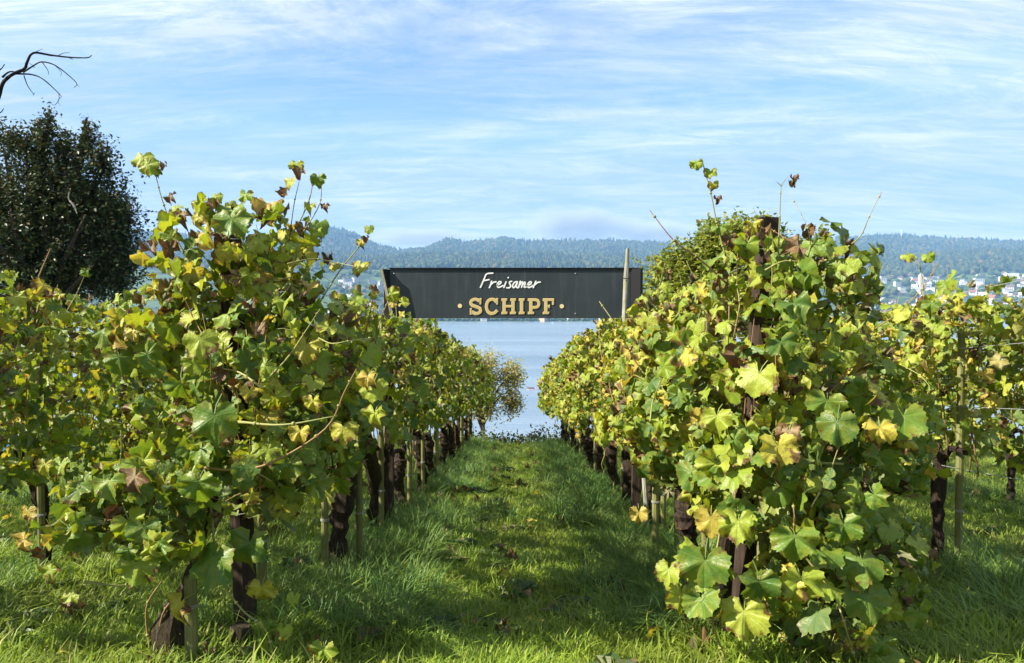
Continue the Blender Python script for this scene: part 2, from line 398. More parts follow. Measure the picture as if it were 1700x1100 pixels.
# ------------------------------------------------------------------ town across the lake
WALLS = [simple('render_white', (.60, .59, .56)), simple('render_cream', (.62, .56, .45)), simple('render_grey', (.46, .46, .46)), simple('render_ochre', (.52, .36, .2))]
ROOFS = [simple('roof_red_tile', (.26, .10, .06)), simple('roof_brown_tile', (.15, .09, .065)), simple('roof_grey', (.22, .22, .23)), simple('roof_white', (.6, .6, .6))]
M_PANE = simple('window_dark', (.05, .06, .07), .2, .5)
def house_parts(wd, dp, ht, gable):
    wb = MB()
    if gable:
        rh = dp * .38; h = ht
        wb.add([(-wd/2,-dp/2,-8),(wd/2,-dp/2,-8),(wd/2,dp/2,-8),(-wd/2,dp/2,-8),(-wd/2,-dp/2,h),(wd/2,-dp/2,h),(wd/2,dp/2,h),(-wd/2,dp/2,h),(-wd/2,0,h+rh),(wd/2,0,h+rh)],
               [(0,1,5,4),(2,3,7,6),(1,2,6,9,5),(3,0,4,8,7)])
        rb = MB(); e = 1.; t_ = .5; x = wd/2 + e; y = dp/2 + e; dz = e * .76
        for s in (-1, 1):
            A = [(-x, s*y, h-dz+.1), (x, s*y, h-dz+.1), (x, 0, h+rh+.1), (-x, 0, h+rh+.1)]
            rb.add(A + [(a, b, c + t_) for a, b, c in A], [(0,1,2,3),(4,5,6,7),(0,1,5,4),(0,3,7,4),(1,2,6,5)])
    else:
        wb.box((-wd/2,-dp/2,-8), (wd/2,dp/2,ht)); rb = MB(); rb.box((-wd/2-.4,-dp/2-.4,ht+.01), (wd/2+.4,dp/2+.4,ht+.9))
    pb = MB(); nf = max(1, int(ht // 3.1)); nw = max(2, int(wd // 4.2))
    for f in range(nf):
        for k in range(nw):
            x = -wd/2 + (k + .5) * wd / nw; z = 1.1 + f * 3.1
            pb.box((x-.85, -dp/2-.12, z), (x+.85, -dp/2+.1, z+1.5))
    return wb, rb, pb
HK = []
for (wd, dp, ht, gb, wi, ri, lab) in [
    (13, 10, 6.5, 1, 0, 1, 'small white gabled brown roofed house'),
    (12, 10, 6, 1, 0, 0, 'small white gabled red roofed house'),
    (15, 11, 7, 1, 1, 1, 'cream gabled brown roofed house'),
    (14, 11, 7, 1, 3, 0, 'ochre gabled red roofed house'),
    (26, 12, 10, 0, 0, 3, 'long white flat roofed apartment block'),
    (20, 12, 13, 0, 0, 2, 'white apartment block with grey flat roof'),
    (22, 13, 10, 0, 2, 2, 'grey flat roofed apartment block'),
    (17, 12, 9, 1, 0, 2, 'tall white gabled house with grey roof')]:
    a, b, c = house_parts(wd, dp, ht, gb)
    HK.append((a.mesh('wall', WALLS[wi]), b.mesh('roof', ROOFS[ri]), c.mesh('window', M_PANE), lab, gb))
hs = []; tries = 0
while len(hs) < 285 and tries < 9000:
    tries += 1
    z = random.random()
    if z < .76: p = random.uniform(1395, 1725); D = random.uniform(1925, 2930)
    elif z < .89: p = random.uniform(540, 655); D = random.uniform(1925, 2700)
    else: p = random.uniform(660, 1380); D = random.choice([random.uniform(1905, 1960), random.uniform(1905, 2600)])
    X = D * (p - 850) / F
    if any(abs(X - a) < 16 and abs(D - b) < 14 for a, b in hs): continue
    if nz(X / 140., D / 140., 55) > .42: continue
    zone = ('by the shore' if D < 2050 else 'mid slope' if D < 2550 else 'below the forest'); side = ('left of the sign' if p < 640 else 'behind the sign' if p < 1100 else 'left of the church' if p < 1510 else 'right of the church' if p < 1610 else 'right of the lattice mast')
    hs.append((X, D)); k = random.choice([0, 1, 2, 3, 7]) if 660 < p < 1380 else random.choice([0, 0, 1, 1, 2, 3, 4, 5, 6, 7]) if D < 2500 else random.choice([0, 1, 2, 4, 4, 5, 5, 6, 7])
    w_, r_, c_, lab, gb = HK[k]
    h = thing('house' if gb else 'apartment_block', lab + ', ' + zone + ' ' + side, 'house' if gb else 'apartment block', (X, D, TH(p, D)), 'houses of the town across the lake')
    h.rotation_euler.z = random.uniform(-.6, .6) + (math.pi / 2 if gb and random.random() < .4 else 0); q = random.uniform(1.0, 1.6); h.scale = (q, q, q)
    place('wall', w_, h); place('roof', r_, h)
    wi_ = place('windows', c_, h); wi_['kind'] = 'stuff'
# church tower
p, D = 1519, 2620; X = D * (p - 850) / F; z0 = TH(p, D)
t = thing('church', 'tall pale church tower with cap roof rising above the hillside town', 'church', (X, D, z0))
b = MB(); b.box((-6.5, -6.5, -6), (6.5, 6.5, 44)); b.build('tower', simple('tower_stone', (.56, .52, .46)), t)
b = MB(); b.add([(-7,-7,44.1),(7,-7,44.1),(7,7,44.1),(-7,7,44.1),(-2.5,-2.5,50),(2.5,-2.5,50),(2.5,2.5,50),(-2.5,2.5,50),(0,0,56)], [(0,1,5,4),(1,2,6,5),(2,3,7,6),(3,0,4,7),(4,5,8),(5,6,8),(6,7,8),(7,4,8)]); b.build('roof', simple('tower_cap', (.42, .40, .37)), t)
for z in (14, 26):
    b = MB(); b.box((-2, -6.75, z), (2, -6.4, z + 7)); b.build('window', M_PANE, t)
b = MB(); b.box((-2.6, -6.8, 36), (2.6, -6.4, 41.2)); b.build('clock_face', simple('clock_dark', (.1, .1, .1)), t)
b = MB(); b.box((7, -6, -6), (34, 8, 14)); b.add([(7,-7,14.1),(35,-7,14.1),(35,9,14.1),(7,9,14.1),(7,1,24),(35,1,24)], [(0,1,5,4),(2,3,4,5),(1,2,5),(3,0,4)]); b.build('nave', WALLS[0], t)
# masts
def mast(p, D, h, name, lab, col, r0):
    X = D * (p - 850) / F; t = thing(name, lab, 'mast', (X, D, TH(p, D)))
    b = MB(); b.tube([(0,0,-3), (0,0,h*.6), (0,0,h)], [r0, r0*.7, r0*.35], 6); b.build('mast_shaft', col, t)
    for q in (.55, .78):
        b = MB(); b.tube([(0,0,h*q), (0,0,h*q+h*.06)], [r0*2., r0*2.], 8); b.build('platform', col, t)
MS = simple('mast_steel', (.6, .6, .6))
mast(1486, 5560, 62, 'transmitter_mast', 'thin pale transmitter mast on the wooded ridge above the town', MS, 3.2)
mast(1611, 2300, 62, 'lattice_mast', 'slender grey mast standing among the houses of the town', MS, 1.1)
# town trees as things, orange one first
def farc(m, big): return [crown_mesh('crown', 'round', 30 + i, m) for i in range(3)]
TC = farc(M_TOWNTREE, 1); OC = crown_mesh('crown', 'round', 44, simple('orange_foliage', (.36, .19, .085), .9, .1))
tb = MB(); tb.tube([(0,0,-4), (0,0,6)], [.8, .5], 5); TB = tb.mesh('trunk', M_BARK)
def far_tree(p, D, h, crown, lab, name='broadleaf_tree', group=None):
    X = D * (p - 850) / F; t = thing(name, lab, 'tree', (X, D, TH(p, D)), group)
    c = place('crown', crown, t, (0, 0, 2)); c.scale = (h * .95, h * .95, h); c.rotation_euler.z = random.uniform(0, 6)
    place('trunk', TB, t)
far_tree(1558, 2380, 36, OC, 'large orange autumn tree among the white houses across the lake')
far_tree(1580, 2240, 20, OC, 'small orange autumn tree just below the large orange one')
for _ in range(150):
    p = random.choice([random.uniform(1370, 1750)] * 3 + [random.uniform(480, 1370)]); D = random.uniform(1910, 2960)
    hh = random.uniform(13, 30); zone = ('by the shore' if D < 2050 else 'mid slope' if D < 2550 else 'below the forest'); side = ('left of the sign' if p < 640 else 'behind the sign' if p < 1100 else 'left of the church' if p < 1510 else 'right of the church' if p < 1610 else 'right of the lattice mast')
    far_tree(p, D, hh, random.choice(TC), ('small' if hh < 19 else 'tall' if hh > 24.5 else 'middling') + ' dark green tree ' + zone + ' ' + side, group='trees among the houses across the lake')
# shoreline scrub: one mass
sp = [(random.uniform(-560, 2250), random.uniform(1903, 1935)) for _ in range(1500)] + [(random.uniform(300, 1760), random.uniform(1950, 2990)) for _ in range(2600)]
sp = [(p, D) for p, D in sp if D < 1940 or nz(D * (p - 850) / F / 110., D / 130., 71) > .06]
n = len(sp); s = np.where(np.array([D for p, D in sp]) < 1940, rng.uniform(5, 11, n), rng.uniform(9, 20, n))
scatter('shore_vegetation', [(D * (p - 850) / F, D, TH(p, D) - 1) for p, D in sp], np.c_[np.zeros(n), np.zeros(n), rng.uniform(0, 6, n)], np.c_[s * 1.1, s * 1.1, s], rng.integers(0, 3, n), TC, 'trees and bushes filling the gaps of the town and lining its shore', 'shore_source')
# moored boat
bp = P(883, 638, 205); bt = thing('boat', 'small white moored boat with a red cover out on the lake', 'boat', (bp.x, bp.y, LZ))
b = MB(); sec = [(-2.4, .75, .55), (-.8, .95, .5), (1.0, .8, .6), (2.2, .35, .8), (2.8, .03, .95)]; V = []
for x, hw, zt in sec: V += [(x, -hw, zt), (x, -hw * .7, -.15), (x, hw * .7, -.15), (x, hw, zt)]
b.add(V, [(i*4+j, i*4+j+1, i*4+5+j, i*4+4+j) for i in range(4) for j in range(3)] + [(0,1,2,3), (16,19,18,17)]); b.build('hull', simple('boat_white', (.6, .6, .6), .3, .5), bt)
b = MB(); b.add([(-2.3,-.78,.62),(1.1,-.8,.66),(1.1,.8,.66),(-2.3,.78,.62),(-2.2,0,1.15),(1.0,0,1.3)], [(0,1,5,4),(2,3,4,5),(1,2,5),(3,0,4)]); b.build('cover', simple('boat_cover', (.10, .03, .04)), bt)
bt.rotation_euler.z = R(-18); bt.scale = (.6, .6, .5)

# low cloud lying behind the ridge, outside the haze
def cloud_vol(t, out, m):
    tc = t.n('ShaderNodeTexCoord'); o = tc.outputs['Object']
    ln = t.vmath('LENGTH', o); ln = [s_ for s_ in t.t.nodes[-1].outputs if s_.name == 'Value'][0]
    fall = t.rangef(ln, .25, 1., 1., 0.)
    n = t.noise(o, 2.2, 4, .6)
    d = t.math('MULTIPLY', t.math('MULTIPLY', t.math('SUBTRACT', t.math('ADD', n, t.math('MULTIPLY', fall, .7)), .62), 1., clamp=True), .016)
    v = t.n('ShaderNodeVolumePrincipled'); v.inputs['Color'].default_value = (.60, .62, .66, 1); t.l(d, v.inputs['Density'])
    t.l(v.outputs[0], out.inputs['Volume'])
M_CLOUD = mat('low_cloud', cloud_vol)
for (p0, y0, hw, hh, lab) in [(955, 372, 120, 40, 'soft grey cloud bank resting behind the hills above the sign'), (1085, 384, 90, 26, 'smaller faint cloud next to the larger bank behind the hills'), (700, 392, 130, 20, 'thin low cloud over the saddle of the hills beside the sign')]:
    Dc = 7400; c = P(p0, y0, Dc)
    bm_ = MB(); n, k = 16, 9; V = [(math.cos(6.2832*j/n)*math.sin(math.pi*i/(k-1)), math.sin(6.2832*j/n)*math.sin(math.pi*i/(k-1)), math.cos(math.pi*i/(k-1))) for i in range(k) for j in range(n)]
    bm_.add(V, [(i*n+j, (i+1)*n+j, (i+1)*n+(j+1)%n, i*n+(j+1)%n) for i in range(k-1) for j in range(n)])
    o = bm_.build('cloud', M_CLOUD, loc=c); o.scale = (hw / F * Dc, 260, hh / F * Dc); tag(o, lab, kind='stuff')
# haze
HZ = True
if HZ:
    b = MB(); b.box((-5900, -260, -25.5), (5900, 6500, 760))
    def hv(t, out, m):
        v = t.n('ShaderNodeVolumePrincipled'); v.inputs['Color'].default_value = (.33, .60, 1., 1); v.inputs['Density'].default_value = 8.8e-5; v.inputs['Anisotropy'].default_value = .0
        t.l(v.outputs[0], out.inputs['Volume'])
    ho = b.build('haze', mat('haze_air', hv)); tag(ho, 'pale blue air between the vineyard and the hills', kind='stuff')
#PART2
# ------------------------------------------------------------------ sign across the lane
DS = 6.3
def board_mat(t, o, m):
    tc = t.n('ShaderNodeTexCoord'); ob = tc.outputs['Object']
    a = t.noise(ob, 2.5, 5, .6); mp = t.n('ShaderNodeMapping'); t.l(ob, mp.inputs[0]); mp.inputs['Scale'].default_value = (14, 1, 1.2)
    run = t.noise(mp.outputs[0], 1.6, 5, .65); g = t.noise(ob, 70, 3, .6)
    c = t.mix(t.rangef(a, .3, .7), (.020, .029, .034), (.036, .048, .054))
    c = t.mix(t.math('MULTIPLY', t.rangef(run, .52, .72), .35), c, (.085, .095, .095))
    c = t.mix(t.math('MULTIPLY', t.rangef(g, .62, .8), .35), c, (.10, .11, .11))
    principled(t, o, c, t.math('ADD', t.math('MULTIPLY', run, .4), .35), .35, bump(t, g, .15, .004))
M_BOARD = mat('board_paint', board_mat)
M_INNER = simple('board_inner_black', (.006, .007, .009), .6, .2)
M_WHITE = simple('letter_white', (.80, .80, .78), .5); M_GOLD = simple('letter_gold', (.60, .45, .18), .5); M_CREAM = simple('letter_cream', (.76, .60, .32), .5); M_LBLK = simple('letter_outline', (.006, .006, .006), .5)
c0 = P(850, 487, DS); sg = thing('sign', 'dark board with white script above gold block letters, hung across the lane', 'sign', (0, c0.y, c0.z))
def SP(px, py):                                            # a point on the board's face in the sign's own metres
    p = P(px, py, DS); return p.x, p.z - c0.z
xl, zt = SP(648, 446); xr, zb = SP(1046, 528)
b = MB(); b.box((xl, 0, zb), (xr, .025, zt)); b.build('board', M_BOARD, sg)
b = MB(); b.box((xl - .012, -.012, zt + .0005), (xr + .08, .03, zt + .009)); b.build('top_edge', M_INNER, sg)
for k, (fx, fz) in enumerate([(.03, .04), (.03, -.04), (-.03, .04), (-.03, -.04), (0, .04), (0, -.04)]):
    x = (xl + fx) if fx > 0 else (xr + fx) if fx < 0 else (xl + xr) / 2 + .55; z = (zt - .04) if fz > 0 else (zb + .04)
    b = MB(); b.add([(x + .006 * math.cos(a * .785), -.003, z + .006 * math.sin(a * .785)) for a in range(8)] + [(x, -.0055, z)], [((a + 1) % 8, a, 8) for a in range(8)]); b.build('screw', M_WIRE, sg)
def plate(x0t, x0b, x1t, x1b, y0, y1, z0, z1, th):
    q = MB(); q.add([(x0b,y0,z0),(x0b+th,y0,z0),(x1b+th,y1,z0),(x1b,y1,z0),(x0t,y0,z1),(x0t+th,y0,z1),(x1t+th,y1,z1),(x1t,y1,z1)],
        [(0,3,2,1),(4,5,6,7),(0,1,5,4),(1,2,6,5),(2,3,7,6),(3,0,4,7)]); return q
lt, _ = SP(633, 446); lb, _ = SP(652, 505)
q = plate(lt, lb, xl - .022, xl - .022, -.045, -.001, zb, zt - .005, .022); q.build('side_panel', M_INNER, sg)
q = plate(lt - .004, lb - .004, lt - .004, lb - .004, -.063, -.047, zb - .002, zt, .024); q.build('edge_batten', M_GREYW, sg)
rt, _ = SP(1061, 446)
q = plate(rt, rt, xr + .003, xr + .003, -.07, -.001, zb, zt, .02); q.build('side_panel', M_INNER, sg)
q = MB(); q.box((xr + .0, .026, zb - .05), (xr + .11, .045, zt - .002)); q.build('end_batten', M_INNER, sg)
for xx in (xl - .03, xr + .07):
    q = MB(); q.box((xx - .035, .05, -2.6), (xx + .035, .12, zt - .06)); q.build('support_post', M_POST, sg)
def ribbon(mb, pts, wd, y, roundcap=False, ext=0.):
    pts = [Vector((a, 0, c)) for a, c in pts]
    if ext:
        pts[0] = pts[0] + (pts[0] - pts[1]).normalized() * ext; pts[-1] = pts[-1] + (pts[-1] - pts[-2]).normalized() * ext
    L = []; Rr = []; k = len(pts)
    for i in range(k):
        t = (pts[min(i+1, k-1)] - pts[max(i-1, 0)]).normalized(); n_ = Vector((-t.z, 0, t.x)) * wd / 2
        L.append(pts[i] + n_); Rr.append(pts[i] - n_)
    cap1, cap0 = [], []
    if roundcap:
        for (c, tt, arr) in ((pts[-1], (pts[-1]-pts[-2]).normalized(), cap1), (pts[0], (pts[0]-pts[1]).normalized(), cap0)):
            n_ = Vector((-tt.z, 0, tt.x))
            for j in range(1, 6):
                a = math.pi * j / 6; arr.append(c + (n_ * math.cos(a) + tt * math.sin(a)) * wd / 2)
    V = [(p.x, y, p.z) for p in L + Rr]; Fq = [(i, i+1, k+i+1, k+i) for i in range(k-1)]
    for arr, a, bq in ((cap1, k-1, 2*k-1), (cap0, k, 0)):
        if arr:
            s0 = len(V); V += [(p.x, y, p.z) for p in arr]; Fq.append((a, *range(s0, s0 + len(arr)), bq))
    mb.add(V, Fq)
def ZP(zx, zy): return SP(750 + zx / 8.5, 440 + zy / 8.5)
UX = DS / F / 8.5
def glyph(strokes, mats, layers, cap, name='letter'):
    root = None
    for li, (m, dw, y) in enumerate(layers):
        mb = MB()
        for k, (pl, wd, smooth) in enumerate(strokes):
            pp = [Vector((a, 0, c)) for a, c in pl]
            if smooth: pp = crom(pp, 7)
            pts_ = [ZP(v.x, v.z) for v in pp]
            ribbon(mb, pts_, (wd + 2 * dw) * UX, y - k * .00012, cap, 0 if cap else dw * UX)
        o = mb.build(name if li == 0 else ('outline' if dw > 0 else 'inlay'), m, sg if li == 0 else root)
        if li == 0: root = o
    return root
GL = {
 'S': [([(398,505),(340,482),(290,493),(268,530),(292,565),(345,585),(393,608),(407,645),(385,673),(335,682),(280,655)],48,1), ([(406,462),(406,553)],28,0), ([(269,603),(269,698)],29,0)],
 'C': [([(636,522),(603,490),(560,482),(517,503),(493,555),(493,608),(517,660),(560,682),(605,672),(642,634)],48,1), ([(641,462),(641,556)],29,0)],
 'H': [([(741,466),(741,695)],52,0), ([(866,466),(866,695)],52,0), ([(741,580),(866,580)],40,0), ([(700,486),(782,486)],38,0), ([(826,486),(907,486)],38,0), ([(700,674),(786,674)],38,0), ([(820,674),(907,674)],38,0)],
 'I': [([(986,466),(986,695)],52,0), ([(945,486),(1028,486)],38,0), ([(945,674),(1028,674)],38,0)],
 'P': [([(1117,466),(1117,695)],52,0), ([(1072,486),(1140,486)],38,0), ([(1072,674),(1163,674)],38,0), ([(1117,489),(1180,489),(1215,503),(1230,542),(1215,581),(1180,596),(1117,596)],45,1)],
 'F': [([(1328,466),(1328,695)],52,0), ([(1283,487),(1445,487)],42,0), ([(1429,470),(1429,560)],32,0), ([(1328,580),(1384,580)],34,0), ([(1375,556),(1375,604)],22,0), ([(1283,674),(1375,674)],38,0)]}
for ch, st in GL.items(): glyph(st, None, [(M_CREAM, 0, -.0030), (M_LBLK, 9, -.0012), (M_GOLD, -7, -.0046)], False)
for x, y in ((115, 573), (1552, 578)):
    mb = MB(); cx, cz = ZP(x, y); 
    for rr, yy, nm, m in ((31, -.003, 'dot', M_CREAM), (38, -.0012, 'outline', M_LBLK)):
        mb = MB(); mb.add([(cx + rr*UX*math.cos(a*math.pi/10), yy, cz + rr*UX*math.sin(a*math.pi/10)) for a in range(20)], [tuple(range(20))[::-1]])
        o = mb.build(nm, m, sg if nm == 'dot' else o)
SC = [[[(482,132),(443,225),(405,312)],[(482,132),(515,116),(580,112)],[(455,217),(490,210),(526,203)]],
 [[(562,225),(546,280),(530,316)],[(548,277),(588,242),(625,233)]],
 [[(642,284),(688,256),(693,233),(665,235),(641,275),(652,310),(690,304),(722,286)]],
 [[(766,235),(746,285),(735,313)],[(795,177),(798,173)]],
 [[(846,227),(817,236),(817,262),(832,288),(815,316),(775,318)]],
 [[(925,232),(887,240),(860,283),(866,315),(892,303),(924,240)],[(926,238),(911,295),(925,318)]],
 [[(966,227),(952,280),(942,316)],[(950,290),(988,237),(1001,247),(984,312)],[(988,290),(1028,240),(1036,256),(1021,308),(1046,308)]],
 [[(1072,288),(1114,262),(1122,237),(1096,237),(1069,278),(1081,313),(1115,305),(1146,285)]],
 [[(1186,227),(1162,285),(1150,316)],[(1170,278),(1213,243),(1248,238)]]]
for st in SC: glyph([(p, 21, 1) for p in st], None, [(M_WHITE, 0, -.0030), (M_LBLK, 5, -.0010)], True)

# ------------------------------------------------------------------ vine leaf meshes (tip +Y, face +Z, size 1 = width)
HALF = [(0, .74), (.07, .62), (.17, .53), (.20, .40), (.30, .45), (.45, .47), (.46, .33), (.53, .22), (.44, .12), (.53, .02), (.50, -.13), (.40, -.23), (.25, -.31), (.10, -.25), (.025, -.05)]
SHAL = [(0, .70), (.06, .62), (.15, .565), (.22, .49), (.31, .475), (.43, .465), (.485, .37), (.525, .26), (.51, .15), (.545, .03), (.52, -.12), (.43, -.25), (.28, -.34), (.12, -.29), (.03, -.05)]
def leaf_outline(serr, seed):
    r = random.Random(seed); pts = []
    hw = 1 + r.uniform(-.08, .12); q_ = r.uniform(-.35, .40)
    H2 = [(a[0] + (b_[0] - a[0]) * q_, a[1] + (b_[1] - a[1]) * q_) for a, b_ in zip(SHAL, HALF)]
    def side(sx):
        o = []
        for i, (x, y) in enumerate(H2):
            j = 0 if i in (0, 14) else .022
            o.append((sx * (x * hw + r.uniform(-j, j)), y + r.uniform(-j, j)))
        q = [o[0]]
        for a, c in zip(o[:-1], o[1:]):
            if serr and a != o[13]:
                m_ = ((a[0] + c[0]) / 2, (a[1] + c[1]) / 2); k = r.uniform(.90, .97)
                q.append((m_[0] * k, m_[1] * k))
            q.append(c)
        return q
    A = side(1); B = side(-1)
    return A + B[::-1][:-1]
def leaf_geo(serr, kind, seed, petiole=True):
    r = random.Random(seed * 13 + 5); ol = leaf_outline(serr, seed); n = len(ol)
    fold = r.uniform(-.45, .40); cup = r.uniform(-.8, .9); ph = r.uniform(0, 6); rip = r.uniform(.05, .13); droop = r.uniform(.2, 1.3); tw = r.uniform(-.5, .5)
    if kind == 'curl': fold = r.uniform(.5, 1.1); cup = r.uniform(-1.6, -.7); rip = .16; droop = r.uniform(.8, 2)
    if kind == 'crisp': fold = r.uniform(.8, 1.6); cup = r.uniform(1.6, 3.2); rip = .24; droop = r.uniform(.5, 2.2)
    def z(x, y):
        R2 = x * x + y * y; a = math.atan2(x, y)
        return fold * abs(x) * .6 + cup * R2 * .35 + rip * math.sin(5 * a + ph) * min(1, R2 * 3) + .5 * rip * math.sin(9 * a + ph * 2) * min(1, R2 * 2.5) - droop * max(0, y) ** 2 * .5 + tw * x * y + .05 * nz(x * 5 + seed, y * 5, 2)
    def def3(x, y):
        zz = z(x, y)
        sh = 1 / (1 + .5 * abs(fold) * .4 + max(0, abs(zz) - .08) * .9)
        if kind == 'crisp': return (x * sh + .07 * nz(x * 5, y * 5, seed), y * sh + .07 * nz(x * 5, y * 5, seed + 9), zz * .8 + .12 * nz(x * 4, y * 4, seed + 3))
        return (x * sh, y * (1 - min(.28, abs(cup) * .1 + droop * .08)), zz)
    V = [(0, 0, 0)]; U = [(0, 0)]; Fc = []
    if serr:
        sc_ = (.36, .70, 1.)
        for s_ in sc_:
            for x, y in ol: V.append(def3(x * s_, y * s_)); U.append((x * s_, y * s_))
        for i in range(n):
            j = (i + 1) % n
            Fc.append((0, 1 + j, 1 + i))
            for k in (0, 1): Fc.append((1 + k*n + i, 1 + k*n + j, 1 + k*n + n + j, 1 + k*n + n + i))
    else:
        for x, y in ol: V.append(def3(x, y)); U.append((x, y))
        Fc = [(0, 1 + (i + 1) % n, 1 + i) for i in range(n)]
    if petiole:
        b0 = len(V); w_ = .011; L = r.uniform(.3, .55); bend = r.uniform(-.45, -.1)
        for k in range(3):
            t = k / 2; V += [(-w_, -t * L, bend * t * t - .004), (w_, -t * L, bend * t * t - .004)]; U += [(0, .02), (0, .02)]
        for k in range(2): Fc.append((b0 + 2*k, b0 + 2*k + 1, b0 + 2*k + 3, b0 + 2*k + 2))
    return V, Fc, U
HERO = {}; LOW = []
for mi in range(4):
    kinds = ['flat'] * 10 + ['curl'] * 7 if mi < 2 else (['flat'] * 3 + ['curl'] * 5 if mi == 2 else ['crisp'] * 6 + ['curl'] * 2)
    HERO[mi] = []
    for k, kd in enumerate(kinds):
        V, Fc, U = leaf_geo(True, kd, 40 * mi + k); b = MB(); b.add(V, Fc, 0, U)
        HERO[mi].append(b.mesh('leaf', LM[mi], smooth=True))
for k in range(12): LOW.append([np.array(a) if i != 1 else a for i, a in enumerate(leaf_geo(False, 'flat' if k < 6 else ('curl' if k < 9 else 'crisp'), 300 + k, False))])
def leaf_frame(nrm, roll):
    n_ = nrm.normalized(); t = Vector((0, 0, -1)) - n_ * (-n_.z)
    if t.length < .15: t = Vector((random.uniform(-1, 1), random.uniform(-1, 1), -.3)); t = t - n_ * t.dot(n_)
    t.normalize(); t = Quaternion(n_, roll) @ t; x = t.cross(n_)
    return Matrix((x, t, n_)).transposed()
class Vine:
    """one grapevine: an Empty with trunk, canes, leaves that can be told apart and a joined rest"""
    def __init__(s, label, base, group, npart):
        s.root = thing('grapevine', label, 'grapevine', base, group); s.b = Vector(base); s.L = []; s.np = npart
    def leaf(s, p, nrm, size, mi, roll=None, pri=None):
        if mi == 3 and pri is None: size *= .72
        s.L.append((Vector(p), Vector(nrm), size, mi, random.gauss(0, .75) if roll is None else roll, pri))
    def finish(s):
        def key(l):
            if l[5] is not None: return l[5]
            v = (EYE - l[0]); d = v.length
            return l[2] / d * (1.0 if l[1].dot(v) > 0 else .8) * l_out(l)
        def l_out(l): return 1.
        s.L.sort(key=key, reverse=True)
        for p, n_, sz, mi, roll, _ in s.L[:s.np]:
            o = bpy.data.objects.new('leaf', random.choice(HERO[mi])); COL.objects.link(o); o.parent = s.root
            m = leaf_frame(n_, roll).to_4x4(); m.translation = p - s.b
            o.matrix_local = m @ Matrix.Diagonal((sz, sz, sz, 1))
        rest = s.L[s.np:]
        if rest:
            b = MB()
            for p, n_, sz, mi, roll, _ in rest:
                k = random.randrange(0, 9) if mi < 2 else (random.randrange(6, 9) if mi == 2 else random.randrange(9, 12))
                V, Fc, U = LOW[k]; M = np.array(leaf_frame(n_, roll))
                b.add(V @ M.T * sz + np.array(p - s.b), Fc, mi, U, random.random())
            b.build('leaves', LM, s.root, smooth=True)['kind'] = 'stuff'
def pick(z, yel=0.):
    """leaf kind by height in the canopy: drier towards the top"""
    h = max(0., min(1., (z - .9) / 1.1)); q = random.random()
    pb = .05 + .17 * h; py = .06 + .09 * h + yel * .16; pl = .36 + .08 * h + yel * .18
    return 3 if q < pb else 2 if q < pb + py else 1 if q < pb + py + pl else 0
def cane(b, pts, r=.005, tip=.0022, n=5, rnd=None):
    pp = crom(pts, 4); k = len(pp); b.tube(pp, [r + (tip - r) * i / (k - 1) for i in range(k)], n, rnd=random.random() if rnd is None else rnd)
    return pp
TRUNKS = []
for k in range(6):
    b = MB(); H = random.uniform(.62, .78); a = random.uniform(0, 6); pts_ = []
    for i in range(9):
        t = i / 8; pts_.append((.07 * math.sin(t * 3 + a) * t + random.uniform(-.012, .012), .07 * math.cos(t * 2.3 + a) * t, -.12 + t * (H + .12)))
    pts_ = crom(pts_, 3); rr_ = np.interp(np.linspace(0, 8, len(pts_)), range(9), [.078, .068, .058, .062, .050, .058, .072, .074, .05])
    b.tube([p + Vector((.018 * nz(p.z * 9, k * 5.), .018 * nz(p.z * 9, k * 5. + 3), 0)) for p in pts_], [q * (1 + .28 * nz(i * .9, k * 3.)) for i, q in enumerate(rr_)], 11, rough=.16)
    for q in range(5):                      # burrs
        p = random.choice(pts_[6:]); d_ = Vector((random.gauss(0, 1), random.gauss(0, 1), .3)).normalized()
        b.tube([p, p + d_ * .05, p + d_ * .085], [.05, .045, .018], 7, rough=.3)
    hx, hy, hz_ = pts_[-1]
    for s_ in (-1, 1):
        pp = crom([(hx, hy, hz_ - .03), (hx + .02, hy + s_ * .10, hz_ + .06), (hx - .02, hy + s_ * .28, hz_ + .10), (hx, hy + s_ * .5, hz_ + .09)], 3)
        b.tube(pp, [.034 - .02 * i / len(pp) for i in range(len(pp))], 7, rough=.2)
    TRUNKS.append(b.mesh('trunk', M_TRUNK, smooth=False))
def add_canes(v, n, xr_, zb_, ztop, ylen, parts=True, xo=0.):
    j = MB()
    for k in range(n):
        y0 = random.uniform(-ylen, ylen) * .8; x0 = random.uniform(-.05, .05) + xo; lean = random.uniform(-.22, .22)
        g = (0, 0, 0); z1 = ztop + random.uniform(-.35, .0)
        pts_ = [(x0, y0, .74), (x0 + lean * .4 + random.uniform(-.05, .05), y0 + random.uniform(-.1, .1), .74 + (z1 - .74) * .45), (x0 + lean, y0 + random.uniform(-.2, .2), z1)]
        if parts:
            b = MB(); cane(b, pts_); b.build('cane', M_CANE, v.root, smooth=True)
        else: cane(j, pts_, n=4)
    if not parts: j.build('canes', M_CANE, v.root)['kind'] = 'stuff'
